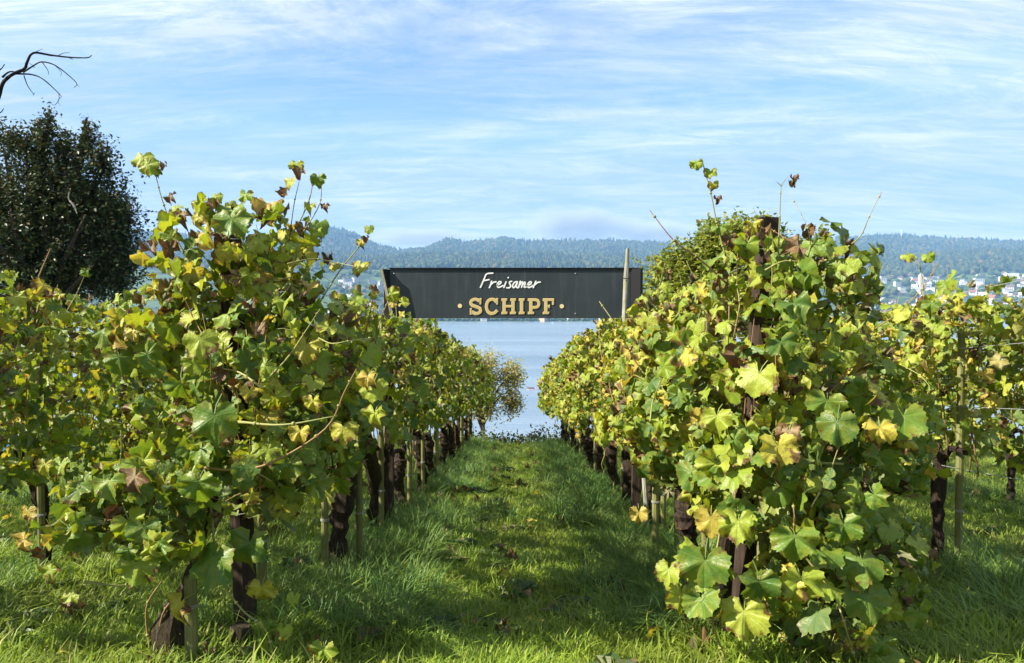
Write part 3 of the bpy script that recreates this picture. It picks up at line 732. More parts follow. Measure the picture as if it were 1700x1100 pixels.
def shoot(v, pts, leaves=(), r=.0045, m=None):
    """a single long shoot with its own leaves: (where along it 0..1, side, size, kind)"""
    b = MB(); pp = crom([Vector(p) - v.b for p in pts], 5); k = len(pp)
    b.tube(pp, [r + (r * .4 - r) * i / (k - 1) for i in range(k)], 6, rnd=random.random())
    for i in range(2, k - 1, 4): b.tube([pp[i] - (pp[i+1]-pp[i]) * .12, pp[i] + (pp[i+1]-pp[i]) * .12], r * 1.45, 6, rnd=.5)
    b.build('cane', m or M_STALK, v.root, smooth=True)
    for f, off, sz, mi in leaves:
        p = pp[min(k - 1, int(f * (k - 1)))] + v.b + Vector(off) * 1.
        o = Vector(off); n_ = Vector((o.x * .5 + random.uniform(-.5, .2), -.8 + random.uniform(-.4, .4), .35 + random.uniform(-.4, .5)))
        v.leaf(p, n_, sz, mi, pri=9)
def top_shoots(v, x, y, gz, ztop, n):
    for _ in range(n):
        y0 = y + random.uniform(-.5, .5); x0 = x + random.uniform(-.3, .3); l = random.uniform(.15, .42); dx, dy = random.uniform(-.16, .16), random.uniform(-.15, .15)
        p0 = Vector((x0, y0, gz + ztop - .15)); p1 = p0 + Vector((dx * .4, dy, l * .55)); p2 = p0 + Vector((dx, dy, l))
        lv = [(random.uniform(.3, 1), (random.uniform(-.05, .05), random.uniform(-.04, .04), .01), random.uniform(.05, .1), random.choice([1, 1, 2, 3, 0])) for _ in range(random.randint(2, 5))]
        shoot(v, [p0, p1, p2], lv, .0032)

# row canopy: a tunnel-shaped shell with lumps
def canopy(v, x, y0, y1, n_out, n_in, hw, zb_, zt_, size, yel, seed, face=0):
    for k in range(n_out + n_in):
        inner = k >= n_out
        y = random.uniform(y0, y1); a = random.uniform(-.16 * math.pi, 1.16 * math.pi)       # 0 = +x side, pi/2 = top
        lump = 1 + .30 * nz(y * 1.5 + seed, a * 1.6, seed) + .14 * nz(y * 4 + seed, a * 4, seed + 4)
        q = random.uniform(.25, .8) if inner else random.uniform(.82, 1.12)
        ca, sa = math.cos(a), math.sin(a)
        ex = abs(ca) ** .75 * (1 if ca > 0 else -1); ez = abs(sa) ** .8 * (1 if sa > 0 else -1)
        zc = zb_ + (zt_ - zb_) * .42
        h = (zt_ - zc) if ez > 0 else (zc - zb_)
        px_ = x + hw * ex * q * lump; z = zc + h * ez * q * (1 + .5 * (lump - 1))
        if z < zb_ - .2: continue
        gz = G(x, y)
        n_ = Vector((ca * .9, random.uniform(-.5, .3), .30 + .5 * max(0, sa))) + Vector((random.gauss(0, .5), random.gauss(0, .5), random.gauss(0, .42)))
        if inner: n_ = Vector((random.gauss(0, 1), random.gauss(0, 1), random.gauss(.3, .6)))
        v.leaf((px_, y, gz + z), n_, random.choice([random.uniform(.5, .9), random.uniform(.8, 1.3)]) * size, pick(z, yel), pri=(-1 if inner else None))
def blob(v, px, py, d, rx, ry, rz, dens, size, others, yel=0., hang=0., nin=.35):
    c = P(px, py, d); area = 4 * math.pi * ((rx*ry)**1.6/3 + (rx*rz)**1.6/3 + (ry*rz)**1.6/3) ** (1/1.6); n = int(area * dens)
    for k in range(int(n * (1 + nin))):
        inner = k >= n
        u = Vector((random.gauss(0, 1), random.gauss(0, 1), random.gauss(0, 1))).normalized()
        q = random.uniform(.2, .8) if inner else random.uniform(.8, 1.10) * (1 + .18 * nz(u.x * 2 + px, u.y * 2, u.z * 2 + py))
        p = c + Vector((u.x * rx, u.y * ry, u.z * rz)) * q
        if not inner and any((Vector(((p.x - oc.x) / a, (p.y - oc.y) / b_, (p.z - oc.z) / e))).length < .72 for oc, a, b_, e in others): continue
        if p.z < G(p.x, p.y) + .06: continue
        n_ = Vector((u.x / rx, u.y / ry, u.z / rz)).normalized() * .8 + Vector((0, -.15, .35)) + Vector((random.gauss(0, .5), random.gauss(0, .5), random.gauss(0, .45)))
        v.leaf(p, n_, size * random.choice([random.uniform(.5, .9), random.uniform(.8, 1.4)]), pick(p.z + .1075 * p.y - .1, yel), pri=(-1 if inner else None))
def blobs(v, lst, dens, size, yel=0.):
    cs = [(P(a, b_, d), rx, ry, rz) for a, b_, d, rx, ry, rz in lst]
    for i, (a, b_, d, rx, ry, rz) in enumerate(lst):
        blob(v, a, b_, d, rx, ry, rz, dens, size, [c for j, c in enumerate(cs) if j != i], yel)

ROW = {'left': -1.10, 'right': 1.12, 'outer left': -3.15, 'outer right': 2.86, 'far left': -5.2, 'far right': 5.1}
WHERE = {'left': 'in the row left of the lane', 'right': 'in the row right of the lane', 'outer left': 'in the second row left of the lane', 'outer right': 'in the second row right of the lane', 'far left': 'in the third row left of the lane', 'far right': 'in the third row right of the lane'}
def stake(x, y, h, lab, r=.022, m=None, lean=0., name='vine_stake'):
    g = G(x, y); t = thing(name, lab, 'stake', (x, y, g), 'stakes beside the vine trunks' if name == 'vine_stake' else None)
    b = MB(); b.tube([(0, 0, -.2), (lean * .5, 0, h * .5), (lean, 0, h)], [r, r * .96, r * .9], 10); b.build('shaft', m or M_STAKE, t)
    b = MB()
    for k in range(2): b.tube([((r + .004) * math.cos(q), (r + .004) * math.sin(q), min(.42, h * .7) + .008 * k) for q in np.linspace(0, 6.2832, 11)], .0022, 4, cap=False)
    b.build('wire_tie', M_WIRE, t)
GV = 'grapevines trained along the rows'
def row_vine(r, i, y, sp, npart, n_out, n_in, hw, zb_, zt_, size, yel):
    x = ROW[r]; base = (x, y, G(x, y))
    v = Vine('leafy grapevine, %s from the front %s' % (ordn(i), WHERE[r]), base, GV, npart)
    tk_ = place('trunk', random.choice(TRUNKS), v.root); tk_.rotation_euler.z = random.choice([0, math.pi]) + random.uniform(-.3, .3); tk_.scale = (.62, .62, 1.) if r not in ('left', 'right') else (.95, .95, random.uniform(.85, 1.05))
    add_canes(v, 6 if npart > 100 else 4, .3, zb_, zt_, sp / 2, npart > 60)
    canopy(v, x, y - sp / 2 - .08, y + sp / 2 + .08, n_out, n_in, hw, zb_, zt_, size, yel, 10 * i + len(r))
    if npart > 200:
        sd = -1 if x > 0 else 1
        for _ in range(4):
            y0 = y + random.uniform(-.5, .5); z0 = random.uniform(.8, 1.5); dy = random.uniform(-.4, .4); dz = random.uniform(-.35, .4)
            pts_ = [Vector((x + sd * (hw + .03 * random.random()), y0 + dy * t, G(x, y0) + z0 + dz * t + .12 * t * (1 - t))) for t in (0, .4, .75, 1.)]
            shoot(v, pts_, [], random.uniform(.0026, .004), random.choice([M_STALK, M_CANE]))
    top_shoots(v, x, y, G(x, y), zt_, random.randint(2, 4) if npart > 60 else 2)
    v.finish(); return v
SPC = 1.25
for r in ('left', 'right'):
    yel = .1 if r == 'left' else .55
    for i in range(1, 12):
        y = 3.45 + i * SPC
        npart = 300 if y < 9.5 else 220 if y < 13 else 120
        row_vine(r, i, y, SPC, npart, (420 if r == 'left' else 500) if y < 10 else 400, 40 if r == 'left' else 110, .44 if r == 'left' and y < 7 else .46 if y < 7 else .52, (.80 if r == 'left' else .66), (1.70 if r == 'left' else 1.78) if y < 7 else 1.86, .106, yel)
        stake(ROW[r] + random.uniform(-.07, .07) + .05, y + random.choice([-.12, .12]), random.uniform(1.6, 1.95), 'thin greenish stake beside the %s vine %s' % (ordn(i), WHERE[r]), random.uniform(.020, .026))
        if i % 2: stake(ROW[r] + random.uniform(-.05, .05), y + .55, random.uniform(1.5, 1.8), 'thin greenish stake just behind the %s vine %s' % (ordn(i), WHERE[r]), random.uniform(.018, .024))
for r, y0, n in (('outer left', 3.6, 10), ('outer right', 5.0, 10), ('far left', 6.0, 8), ('far right', 6.4, 8)):
    for i in range(n):
        y = y0 + i * 1.3
        near = r.startswith('outer')
        row_vine(r, i, y, 1.3, (240 if y < 8.5 else 120) if near else 80, (720 if 'right' in r else 560) if near else 380, 130, .50 if 'right' in r else .46, (.50 if 'right' in r else .38), 1.78 if 'right' in r else 1.80, .108, .15 if 'left' in r else .5)
        if near: stake(ROW[r] + .06, y - .1, 1.6, 'thin greenish stake beside the %s vine %s' % (ordn(i), WHERE[r]), .024)

# the two big vines that close the rows at the front
def front_vine(r, lab, base, lst, dens, size, yel):
    v = Vine(lab, base, GV, 300); blobs(v, lst, dens, size, yel); return v
bL = P(285, 1085, 3.25); bL.z = G(bL.x, bL.y)
vl = front_vine('left', 'big ragged grapevine at the front end of the row left of the lane', tuple(bL), [
    (395, 430, 3.65, .36, .40, .30), (410, 600, 3.45, .50, .45, .42), (540, 665, 3.9, .28, .5, .40), (400, 760, 3.3, .42, .36, .27),
    (265, 540, 3.6, .20, .3, .22), (215, 820, 3.1, .24, .22, .14), (270, 880, 3.05, .22, .22, .12), (140, 860, 3.0, .13, .16, .08)], 90, .122, .08)
bR = P(1200, 1090, 3.35); bR.z = G(bR.x, bR.y)
vr = front_vine('right', 'big bushy grapevine at the front end of the row right of the lane', tuple(bR), [
    (1310, 465, 3.7, .38, .40, .27), (1295, 620, 3.5, .52, .48, .42), (1140, 680, 4.0, .34, .55, .40), (1300, 790, 3.25, .42, .36, .27),
    (1430, 700, 3.6, .30, .4, .36), (1420, 930, 3.2, .27, .28, .28), (1345, 975, 3.1, .25, .26, .21), (1160, 960, 3.05, .13, .15, .12)], 90, .124, .10)
# stumps and arms of the two front vines
b = MB(); b.tube([(0, 0, -.15), (.01, 0, .05), (0, .01, .16), (.02, .01, .27)], [.10, .095, .085, .05], 10, rough=.25); b.tube(crom([(.02, .01, .22), (.09, .04, .45), (.16, .10, .72)], 4), [.026] * 4 + [.02] * 4 + [.016], 7, rough=.15); b.build('trunk', M_MOSS, vl.root)
b = MB(); b.tube([(.27, .05, -.1), (.28, .05, .06), (.29, .05, .15)], [.08, .07, .04], 9, rough=.25); b.build('stump', M_MOSS, vl.root)
b = MB(); b.tube([(0, .15, -.15), (.02, .15, .2), (.05, .14, .5), (.10, .13, .8)], [.06, .05, .045, .04], 10, rough=.2); b.build('trunk', M_TRUNK, vr.root)
for v, lst in ((vl, [[(262, 1090, 3.2), (270, 1020, 3.2), (300, 980, 3.25), (320, 940, 3.3)], [(250, 1085, 3.2), (243, 1010, 3.2), (268, 965, 3.2)], [(340, 770, 3.2), (352, 860, 3.15), (362, 950, 3.1), (400, 1010, 3.1), (440, 1045, 3.05), (455, 1098, 3.05)],
        [(140, 965, 3.0), (200, 972, 3.05), (240, 962, 3.1)], [(310, 770, 3.1), (380, 780, 3.0), (450, 768, 2.95), (540, 712, 2.95), (572, 650, 2.95), (592, 612, 2.95)], [(395, 700, 3.0), (470, 705, 2.9), (560, 690, 2.9)]]),
    (vr, [[(1205, 1098, 3.1), (1185, 1040, 3.1), (1180, 980, 3.05), (1192, 900, 3.1), (1200, 860, 3.2)], [(1235, 1095, 3.1), (1255, 1060, 3.1), (1262, 1030, 3.1)], [(1300, 880, 3.0), (1380, 980, 2.95), (1400, 1030, 2.9), (1420, 1095, 2.9)], [(1150, 760, 3.2), (1220, 800, 3.1), (1300, 830, 3.0)], [(1400, 770, 3.1), (1290, 760, 3.1), (1210, 700, 3.2)]])):
    for pl in lst: shoot(v, [P(*q) for q in pl], [], .0062, M_CANE if random.random() < .7 else M_STALK)
for v, xo in ((vl, .36), (vr, .12)):
    add_canes(v, 5, .3, .6, 1.75, .15, xo=xo)
for v, lst in ((vl, [(395, 430, 3.3), (430, 600, 3.05), (545, 640, 3.4), (395, 785, 3.0), (250, 800, 2.95)]), (vr, [(1310, 465, 3.4), (1295, 620, 3.1), (1140, 680, 3.45), (1290, 820, 2.95), (1400, 900, 2.95)])):
    for k in range(15):                        # tangled shoots that show between the leaves
        a = random.choice(lst); q = [a[0] + random.uniform(-110, 110), a[1] + random.uniform(-60, 90)]; pts_ = []
        dx, dy = random.uniform(-38, 38), random.uniform(-52, 6)
        for i in range(4): pts_.append(P(q[0], q[1], a[2] + random.uniform(-.04, .12))); q[0] += dx + random.uniform(-14, 14); q[1] += dy + random.uniform(-14, 14)
        shoot(v, pts_, [], random.uniform(.0028, .0048), random.choice([M_STALK, M_STALK, M_CANE]))
# shoots and single leaves that stand clear
def pl(v, px, py, d, sz, mi, n_=None, roll=0.): v.leaf(P(px, py, d), n_ or Vector((random.uniform(-.6, .1), -.8, random.uniform(.1, .7))), sz, mi, roll, 9)
shoot(vl, [P(318, 440, 3.4), P(295, 400, 3.4), P(272, 340, 3.4), P(262, 305, 3.4), P(258, 285, 3.4)], [], .0042)
for a in [(236, 260, 3.38, .105, 1), (246, 272, 3.36, .10, 1), (274, 276, 3.4, .055, 3), (262, 284, 3.4, .05, 0), (285, 325, 3.4, .075, 3), (305, 355, 3.45, .10, 3), (330, 360, 3.5, .09, 2), (385, 350, 3.35, .14, 0), (408, 322, 3.4, .075, 1), (358, 325, 3.45, .07, 1)]: pl(vl, *a)
shoot(vl, [P(455, 430, 3.5), P(490, 380, 3.5), P(512, 335, 3.5), P(520, 300, 3.5)], [], .005)
shoot(vl, [P(500, 390, 3.5), P(530, 340, 3.5), P(534, 300, 3.5)], [], .0035)
shoot(vl, [P(480, 400, 3.5), P(488, 340, 3.5), P(497, 300, 3.5)], [], .003, M_CANE)
for a in [(492, 272, 3.5, .075, 1), (500, 285, 3.48, .09, 3), (528, 295, 3.5, .085, 0), (480, 300, 3.5, .085, 2), (476, 318, 3.5, .08, 3), (455, 345, 3.5, .07, 1), (515, 340, 3.5, .07, 1), (540, 340, 3.5, .05, 3), (525, 385, 3.5, .11, 1), (505, 378, 3.52, .10, 3), (470, 385, 3.5, .08, 2)]: pl(vl, *a)
shoot(vl, [P(520, 520, 3.7), P(560, 455, 3.7), P(595, 410, 3.7), P(604, 390, 3.7)], [], .0042)
for a in [(612, 378, 3.7, .055, 1), (600, 400, 3.7, .06, 2), (610, 398, 3.68, .05, 3), (598, 440, 3.6, .115, 2), (545, 430, 3.7, .08, 3), (556, 440, 3.7, .07, 2)]: pl(vl, *a)
shoot(vl, [P(595, 600, 3.9), P(612, 530, 3.9), P(622, 480, 3.9)], [(.95, (0, 0, 0), .05, 1)], .004, M_CANE)
for a in [(42, 895, 2.95, .115, 2), (46, 848, 2.95, .08, 2), (118, 988, 2.95, .07, 1), (85, 945, 2.95, .10, 1), (70, 915, 3., .07, 3), (488, 990, 3.0, .065, 1), (470, 1045, 3.05, .08, 1), (435, 975, 3.05, .14, 2), (300, 1000, 3.0, .15, 2), (620, 640, 3.0, .12, 1), (622, 685, 3.0, .12, 1), (610, 625, 2.98, .10, 2), (570, 710, 3.0, .12, 2), (498, 715, 3.0, .11, 2), (355, 690, 2.85, .20, 0), (330, 800, 2.85, .17, 0), (415, 900, 3.0, .2, 0), (355, 925, 2.95, .22, 0), (265, 900, 2.85, .17, 0), (225, 790, 2.9, .15, 3), (520, 665, 3.0, .1, 2), (100, 770, 3.0, .10, 1), (75, 770, 3.0, .09, 2)]: pl(vl, *a)
for a in [(537, 1078, 2.95, .13, 1), (450, 1035, 3.05, .06, 0), (565, 800, 3.6, .14, 0), (545, 800, 3.5, .13, 0)]: pl(vl, *a)
shoot(vl, [P(545, 1140, 3.0), P(538, 1100, 2.97), P(537, 1065, 2.95)], [], .003)
# right
shoot(vr, [P(1205, 425, 3.5), P(1192, 380, 3.5), P(1180, 320, 3.5), P(1168, 275, 3.5), P(1164, 263, 3.5)], [], .0048)
for a in [(1156, 270, 3.5, .065, 1), (1180, 285, 3.5, .07, 1), (1183, 305, 3.5, .06, 2), (1190, 330, 3.5, .055, 3), (1196, 375, 3.5, .08, 0), (1212, 395, 3.5, .09, 3)]: pl(vr, *a)
shoot(vr, [P(1292, 430, 3.4), P(1294, 370, 3.4), P(1296, 320, 3.4), P(1297, 306, 3.4)], [], .0036)
shoot(vr, [P(1297, 308, 3.4), P(1302, 300, 3.4), P(1310, 292, 3.4)], [], .002)
shoot(vr, [P(1297, 308, 3.4), P(1292, 304, 3.4), P(1288, 300, 3.4)], [], .002)
shoot(vr, [P(1278, 500, 3.4), P(1282, 450, 3.4), P(1276, 410, 3.4), P(1279, 370, 3.4)], [], .003)
for a in [(1316, 296, 3.4, .058, 3), (1317, 306, 3.4, .05, 3), (1250, 372, 3.4, .10, 2), (1262, 388, 3.4, .09, 3), (1335, 385, 3.5, .10, 3), (1350, 405, 3.45, .13, 0), (1400, 440, 3.4, .14, 0), (1415, 450, 3.4, .11, 1), (1420, 490, 3.5, .07, 0), (1240, 405, 3.4, .14, 0)]: pl(vr, *a)
for a in [(1235, 1015, 2.85, .20, 1), (1170, 930, 2.9, .20, 0), (1110, 945, 2.95, .12, 1), (1130, 985, 2.95, .14, 1), (1440, 990, 2.9, .20, 0), (1430, 930, 2.9, .18, 0), (1260, 965, 2.85, .18, 0), (1330, 960, 2.85, .20, 1), (1310, 975, 2.85, .15, 2), (1290, 740, 2.95, .17, 2), (1190, 690, 3.1, .16, 1), (1460, 710, 3.0, .14, 2), (1320, 890, 2.85, .17, 0), (1400, 870, 2.9, .16, 0), (1180, 860, 3.0, .15, 2), (1225, 865, 2.95, .16, 1), (1060, 850, 3.6, .10, 2), (1410, 1068, 2.9, .06, 2), (1465, 1065, 2.9, .10, 0), (1470, 1090, 2.9, .14, 0), (1390, 700, 2.95, .17, 0), (1500, 690, 3.1, .18, 0), (1310, 715, 3.0, .12, 3)]: pl(vr, *a)
vl.finish(); vr.finish()
# loose shoots of the second rows
for vname, pts_, lv, mm in [
    ('outer right', [(1395, 600, 5.0), (1440, 555, 5.0), (1490, 520, 5.0), (1530, 480, 5.0), (1556, 440, 5.0)], [], M_CANE),
    ('outer right', [(1534, 545, 5.0), (1533, 490, 5.0), (1528, 445, 5.0), (1520, 425, 5.0)], [(.98, (-.06, 0, .02), .10, 1), (.9, (.07, 0, .03), .09, 1)], M_STALK)]:
    v = [o for o in COL.objects if o.name.startswith('grapevine') and 'first from the front in the second row right' in o['label']][0]
    class Q: pass
    q = Q(); q.root = v; q.b = Vector(v.location)
    def lf(p, n_, sz, mi, roll=0, pri=0, q=q):
        o = bpy.data.objects.new('leaf', HERO[mi][1]); COL.objects.link(o); o.parent = q.root
        m = leaf_frame(Vector(n_), .4).to_4x4(); m.translation = Vector(p) - q.b; o.matrix_local = m @ Matrix.Diagonal((sz, sz, sz, 1))
    q.leaf = lf
    shoot(q, [P(*a) for a in pts_], lv, .006, mm)
vo = [o for o in COL.objects if o.name.startswith('grapevine') and 'third from the front in the second row left' in o['label']][0]
b = MB(); cane(b, [P(48, 500, 5.6) - vo.location, P(66, 455, 5.6) - vo.location, P(84, 412, 5.6) - vo.location], .009, .004); b.build('cane', M_CANE, vo)

# ------------------------------------------------------------------ posts, stakes, wires
def post(px_b, py_t, px_t, d, r, lab, hgt_cut=0.):
    top = P(px_t, py_t, d); foot = P(px_b, 1060, d); g = G(foot.x, foot.y)
    t = thing('end_post', lab, 'post', (foot.x, foot.y, g)); b = MB(); v = Vector((top.x - foot.x, 0, top.z - g)); n = 9
    b.tube([v * (i / (n - 1)) * 1. - Vector((0, 0, .25 * (i == 0))) for i in range(n)], [r * (1 + .03 * nz(i, px_b)) for i in range(n)], 14, rough=.05); b.build('shaft', M_POST, t)
    for f in (.30, .52, .93):
        c = v * f; b = MB(); b.tube([c + Vector(((r + .006) * math.cos(q), (r + .006) * math.sin(q), .01 * math.sin(q))) for q in np.linspace(0, 6.2832, 15)], .0028, 4, cap=False); b.build('wire_loop', M_WIRE, t)
post(410, 345, 378, 3.62, .055, 'thick dark end post inside the ragged vine left of the lane')
post(1228, 362, 1276, 3.62, .055, 'thick dark end post rising from the bushy vine right of the lane')
# leaning brace behind the left end post
a = P(549, 530, 4.35); fz = Vector((-1.12, 6.6, G(-1.12, 6.6))); t = thing('brace', 'dark leaning wooden brace poking out of the row left of the lane', 'brace', tuple(fz))
b = MB(); b.tube([(0, 0, -.1), (a - fz) * .5, a - fz], .055, 10, rough=.06); b.build('shaft', M_POST, t)
# tall weathered stake in front of the sign
a = P(1042, 412, 5.85); f_ = P(1036, 525, 5.85); g = G(f_.x, f_.y); t = thing('wooden_stake', 'tall pale weathered stake standing in front of the sign', 'stake', (f_.x, f_.y, g))
b = MB(); sl_ = (a.x - f_.x) / (a.z - f_.z); hh = a.z - g
b.tube([(.22, .05, -.2), (.16, .04, hh * .3), (f_.x - f_.x + (f_.z - g - 1.) * 0, 0, f_.z - g), ((a.x - f_.x) * .6, .004, f_.z - g + (a.z - f_.z) * .6), (a.x - f_.x, 0, hh)], [.021, .021, .019, .018, .013], 8, rough=.12); b.build('shaft', M_GREYW, t)
b = MB(); q = (a.x - f_.x) * .55; b.tube([(q - .026, -.02, hh * .9), (q + .0, -.03, hh * .9 - .004), (q + .028, -.02, hh * .9)], .004, 4); b.build('nail', M_POST, t)
# front stakes of the left vine and others by the trunks
for px, py, d, h, r, lab in [(318, 1092, 3.12, .42, .028, 'short thick yellow green stake at the foot of the ragged front vine'), (436, 955, 3.9, 1.5, .024, 'thin green stake just behind the thick end post left of the lane'), (540, 965, 4.5, 1.4, .022, 'green stake in front of the mossy trunk left of the lane'), (1088, 935, 5.2, 1.4, .026, 'mossy stake in front of the trunk right of the lane'), (1265, 1060, 3.4, .75, .028, 'pale split stake under the bushy front vine right of the lane')]:
    p = P(px, py, d); stake(p.x, d, h, lab, r)
names = {.72: 'lowest', 1.12: 'lower', 1.5: 'upper', 1.86: 'topmost'}
for r, y0 in (('left', 3.6), ('right', 3.6), ('outer left', 3.2), ('outer right', 4.0)):
    for h, nm in names.items():
        b = MB(); pts_ = [(ROW[r] + .03 * (h > 1), y, G(ROW[r], y) + h - .02 * math.sin((y % 5) / 5 * math.pi)) for y in np.arange(y0, 17.5, 1.2)]
        b.tube(pts_, .0018, 4); tag(b.build('trellis_wire', M_WIRE), '%s steel trellis wire strung %s' % (nm, WHERE[r].replace('in', 'along', 1)), 'wire', 'trellis wires along the rows')
# small blue tag
p = P(9, 738, 5.2); t = thing('plastic_tag', 'small bright blue plastic tag hanging in the shaded vine row', 'tag', tuple(p))
b = MB(); b.tube([(0, 0, .05), (.002, 0, .02), (0, 0, 0)], .002, 4); b.build('string', M_WIRE, t)
b = MB(); b.box((-.03, -.002, -.05), (.03, .002, 0)); b.build('plate', simple('blue_plastic', (.10, .32, .75), .4, .5), t)

# ------------------------------------------------------------------ trees near the vineyard
def small_leaf_mat(name, stops, trans, tc_=(1.2, 1.1, .5), rough=.45):
    def bb(t, out, m):
        r = rndout(t); c = t.ramp(r, stops); p = principled(t, None, c, rough, .35)
        tr = t.n('ShaderNodeBsdfTranslucent'); t.l(t.mix(1., c, tc_, blend='MULTIPLY'), tr.inputs[0])
        mx = t.n('ShaderNodeMixShader'); mx.inputs[0].default_value = trans; t.l(p.outputs[0], mx.inputs[1]); t.l(tr.outputs[0], mx.inputs[2]); t.l(mx.outputs[0], out.inputs[0])
    return mat(name, bb)
def leaves_along(b, p0, p1, n, size, spread, droop=.3):
    ax = (p1 - p0)
    for k in range(n):
        t = random.random(); p = p0 + ax * t + Vector((random.gauss(0, spread), random.gauss(0, spread), random.gauss(0, spread)))
        d = (ax.normalized() * .5 + Vector((random.gauss(0, .6), random.gauss(0, .6), random.gauss(-droop, .4)))).normalized()
        n_ = Vector((random.gauss(0, .6), random.gauss(0, .6), 1)).normalized(); s_ = d.cross(n_)
        if s_.length < .05: continue
        s_.normalize(); L = size * random.uniform(.7, 1.3); wd = L * .32; up = s_.cross(d) * L * .08
        b.add([p, p + d * L * .45 + s_ * wd + up, p + d * L, p + d * L * .45 - s_ * wd + up], [(0, 1, 2), (0, 2, 3)], rnd=random.random())
def shrub_tree(name, lab, base, trunk_h, blobs_, nsp, lps, lsize, slen, leafm, barkm, cat='tree', trunk_r=.12, upward=.8, spread=.05, rmin=.55):
    t = thing(name, lab, cat, base); B = Vector(base); tk = MB(); cr = MB(); lb = MB()
    top = Vector((0, 0, trunk_h)); tk.tube(crom([(0, 0, -.3), (.05, 0, trunk_h * .5), top], 4), [trunk_r] * 3 + [trunk_r * .75] * 6, 9, rough=.1)
    tk.build('trunk', barkm, t)
    tot = sum(w_ for *_, w_ in blobs_)
    for (c, rx, ry, rz, w_) in blobs_:
        c = Vector(c) - B
        for k in range(3):
            e = c + Vector((random.gauss(0, .4) * rx, random.gauss(0, .4) * ry, random.gauss(0, .3) * rz))
            lb.tube(crom([top * random.uniform(.5, 1), (top + e) * .5 + Vector((0, 0, .15)), e], 4), [trunk_r * .5 * (1 - i / 10.) for i in range(9)], 6)
        for k in range(int(nsp * w_ / tot)):
            u = Vector((random.gauss(0, 1), random.gauss(0, 1), random.gauss(.1, 1))).normalized(); q = random.uniform(rmin, 1.0 if random.random() < .85 else 1.15) * (1 + .22 * nz(u.x * 2.2, u.y * 2.2, u.z * 2.2 + c.x))
            p1 = c + Vector((u.x * rx, u.y * ry, u.z * rz)) * q; dr = (u * .7 + Vector((random.gauss(0, .3), random.gauss(0, .3), upward * random.uniform(.2, 1)))).normalized()
            L = slen * random.uniform(.6, 1.3); p0 = p1 - dr * L
            if random.random() < .25: lb.tube([p0, (p0 + p1) * .5, p1], [.006, .005, .003], 4)
            leaves_along(cr, p0, p1, lps, lsize, spread)
    cr.build('crown', leafm, t); lb.build('limbs', barkm, t)['kind'] = 'stuff'; return t
M_BEECH = small_leaf_mat('copper_beech_leaf', [(0, (.024, .050, .022)), (.6, (.050, .082, .028)), (.9, (.09, .095, .036)), (1, (.14, .09, .045))], .2, (1, .8, .5))
dT = 21.; bs = P(60, 520, dT); bs.z = G(bs.x, dT)
def bl(px, py, d, rx, ry, rz, w_): return (P(px, py, d), rx, ry, rz, w_)
shrub_tree('beech_tree', 'large dark leaved beech standing behind the vines under a bare branch', tuple(bs), 3.5, [
    bl(60, 410, dT, 2.75, 2.4, 2.4, 9), bl(185, 430, dT, .9, 1, 1.3, 2.4), bl(195, 340, dT, .65, .7, .9, 1.3), bl(80, 295, dT, 1.2, 1.2, 1.25, 3.0), bl(140, 325, dT, 1.0, 1.1, 1.15, 2.2), bl(175, 380, dT, 1.0, 1.1, 1.5, 2.2), bl(-20, 340, dT, 1.7, 1.6, 1.9, 4), bl(78, 210, dT, .26, .3, .75, .5), bl(62, 225, dT, .3, .3, .6, .4), bl(148, 222, dT, .24, .3, .75, .45), bl(170, 262, dT, .4, .4, .6, .5), bl(105, 235, dT, .3, .3, .5, .4), bl(20, 225, dT, .5, .5, .6, .6), bl(-90, 420, dT, 2.2, 2.0, 2.4, 4)],
    3000, 28, .105, 1.3, M_BEECH, M_BARK, trunk_r=.28, upward=.85, spread=.06, rmin=.4)
M_DEAD = M_DEADW
# bare tree whose dead branch reaches into view
dB = 19.; fb = P(-95, 520, dB); fb.z = G(fb.x, dB); t = thing('bare_tree', 'bare dead tree whose crooked leafless branch arches over the dark beech', 'tree', tuple(fb)); o_ = Vector(fb)
b = MB(); b.tube(crom([(0, 0, -.3), (.1, 0, 3.0), P(-60, 330, dB) - o_, P(-25, 215, dB) - o_], 5), [.2 - .009 * i for i in range(16)], 9, rough=.08); b.build('trunk', M_DEADW, t)
def br(pl_, r0, r1):
    pp = crom([P(x, y, dB) - o_ + Vector((0, .25 * nz(x * .05, y * .05), 0)) for x, y in pl_], 5); k = len(pp)
    b = MB(); b.tube(pp, [r0 + (r1 - r0) * i / (k - 1) for i in range(k)], 6, rough=.12); b.build('branch', M_DEADW, t)
br([(-25, 215), (-8, 165), (5, 138), (25, 125), (38, 113), (45, 103), (62, 91), (80, 89), (110, 93), (146, 97), (153, 92)], .055, .010)
br([(38, 120), (52, 108), (70, 103), (95, 110), (112, 125), (125, 138), (122, 145)], .022, .006)
br([(28, 123), (50, 122), (75, 133), (92, 152), (104, 161)], .022, .006)
br([(92, 152), (99, 165), (95, 175), (84, 172)], .009, .005)
br([(40, 125), (46, 142), (54, 156)], .014, .006); br([(54, 152), (52, 157)], .006, .004); br([(72, 104), (80, 116), (84, 125)], .012, .005)
br([(92, 91), (104, 87), (110, 84)], .009, .005); br([(112, 94), (121, 98)], .012, .005); br([(26, 121), (33, 116), (36, 113)], .016, .007); br([(60, 92), (66, 86), (70, 80)], .01, .004); br([(104, 161), (98, 168), (101, 176)], .006, .003); br([(125, 138), (131, 144)], .007, .003); br([(95, 110), (101, 119), (99, 126)], .008, .003); br([(54, 110), (49, 104)], .008, .004)
br([(11, 131), (15, 121), (21, 117)], .03, .012); br([(-10, 190), (0, 186), (7, 180)], .02, .008); br([(-12, 120), (-4, 112), (3, 104)], .02, .01); br([(-12, 170), (-20, 130), (-12, 112)], .05, .02)
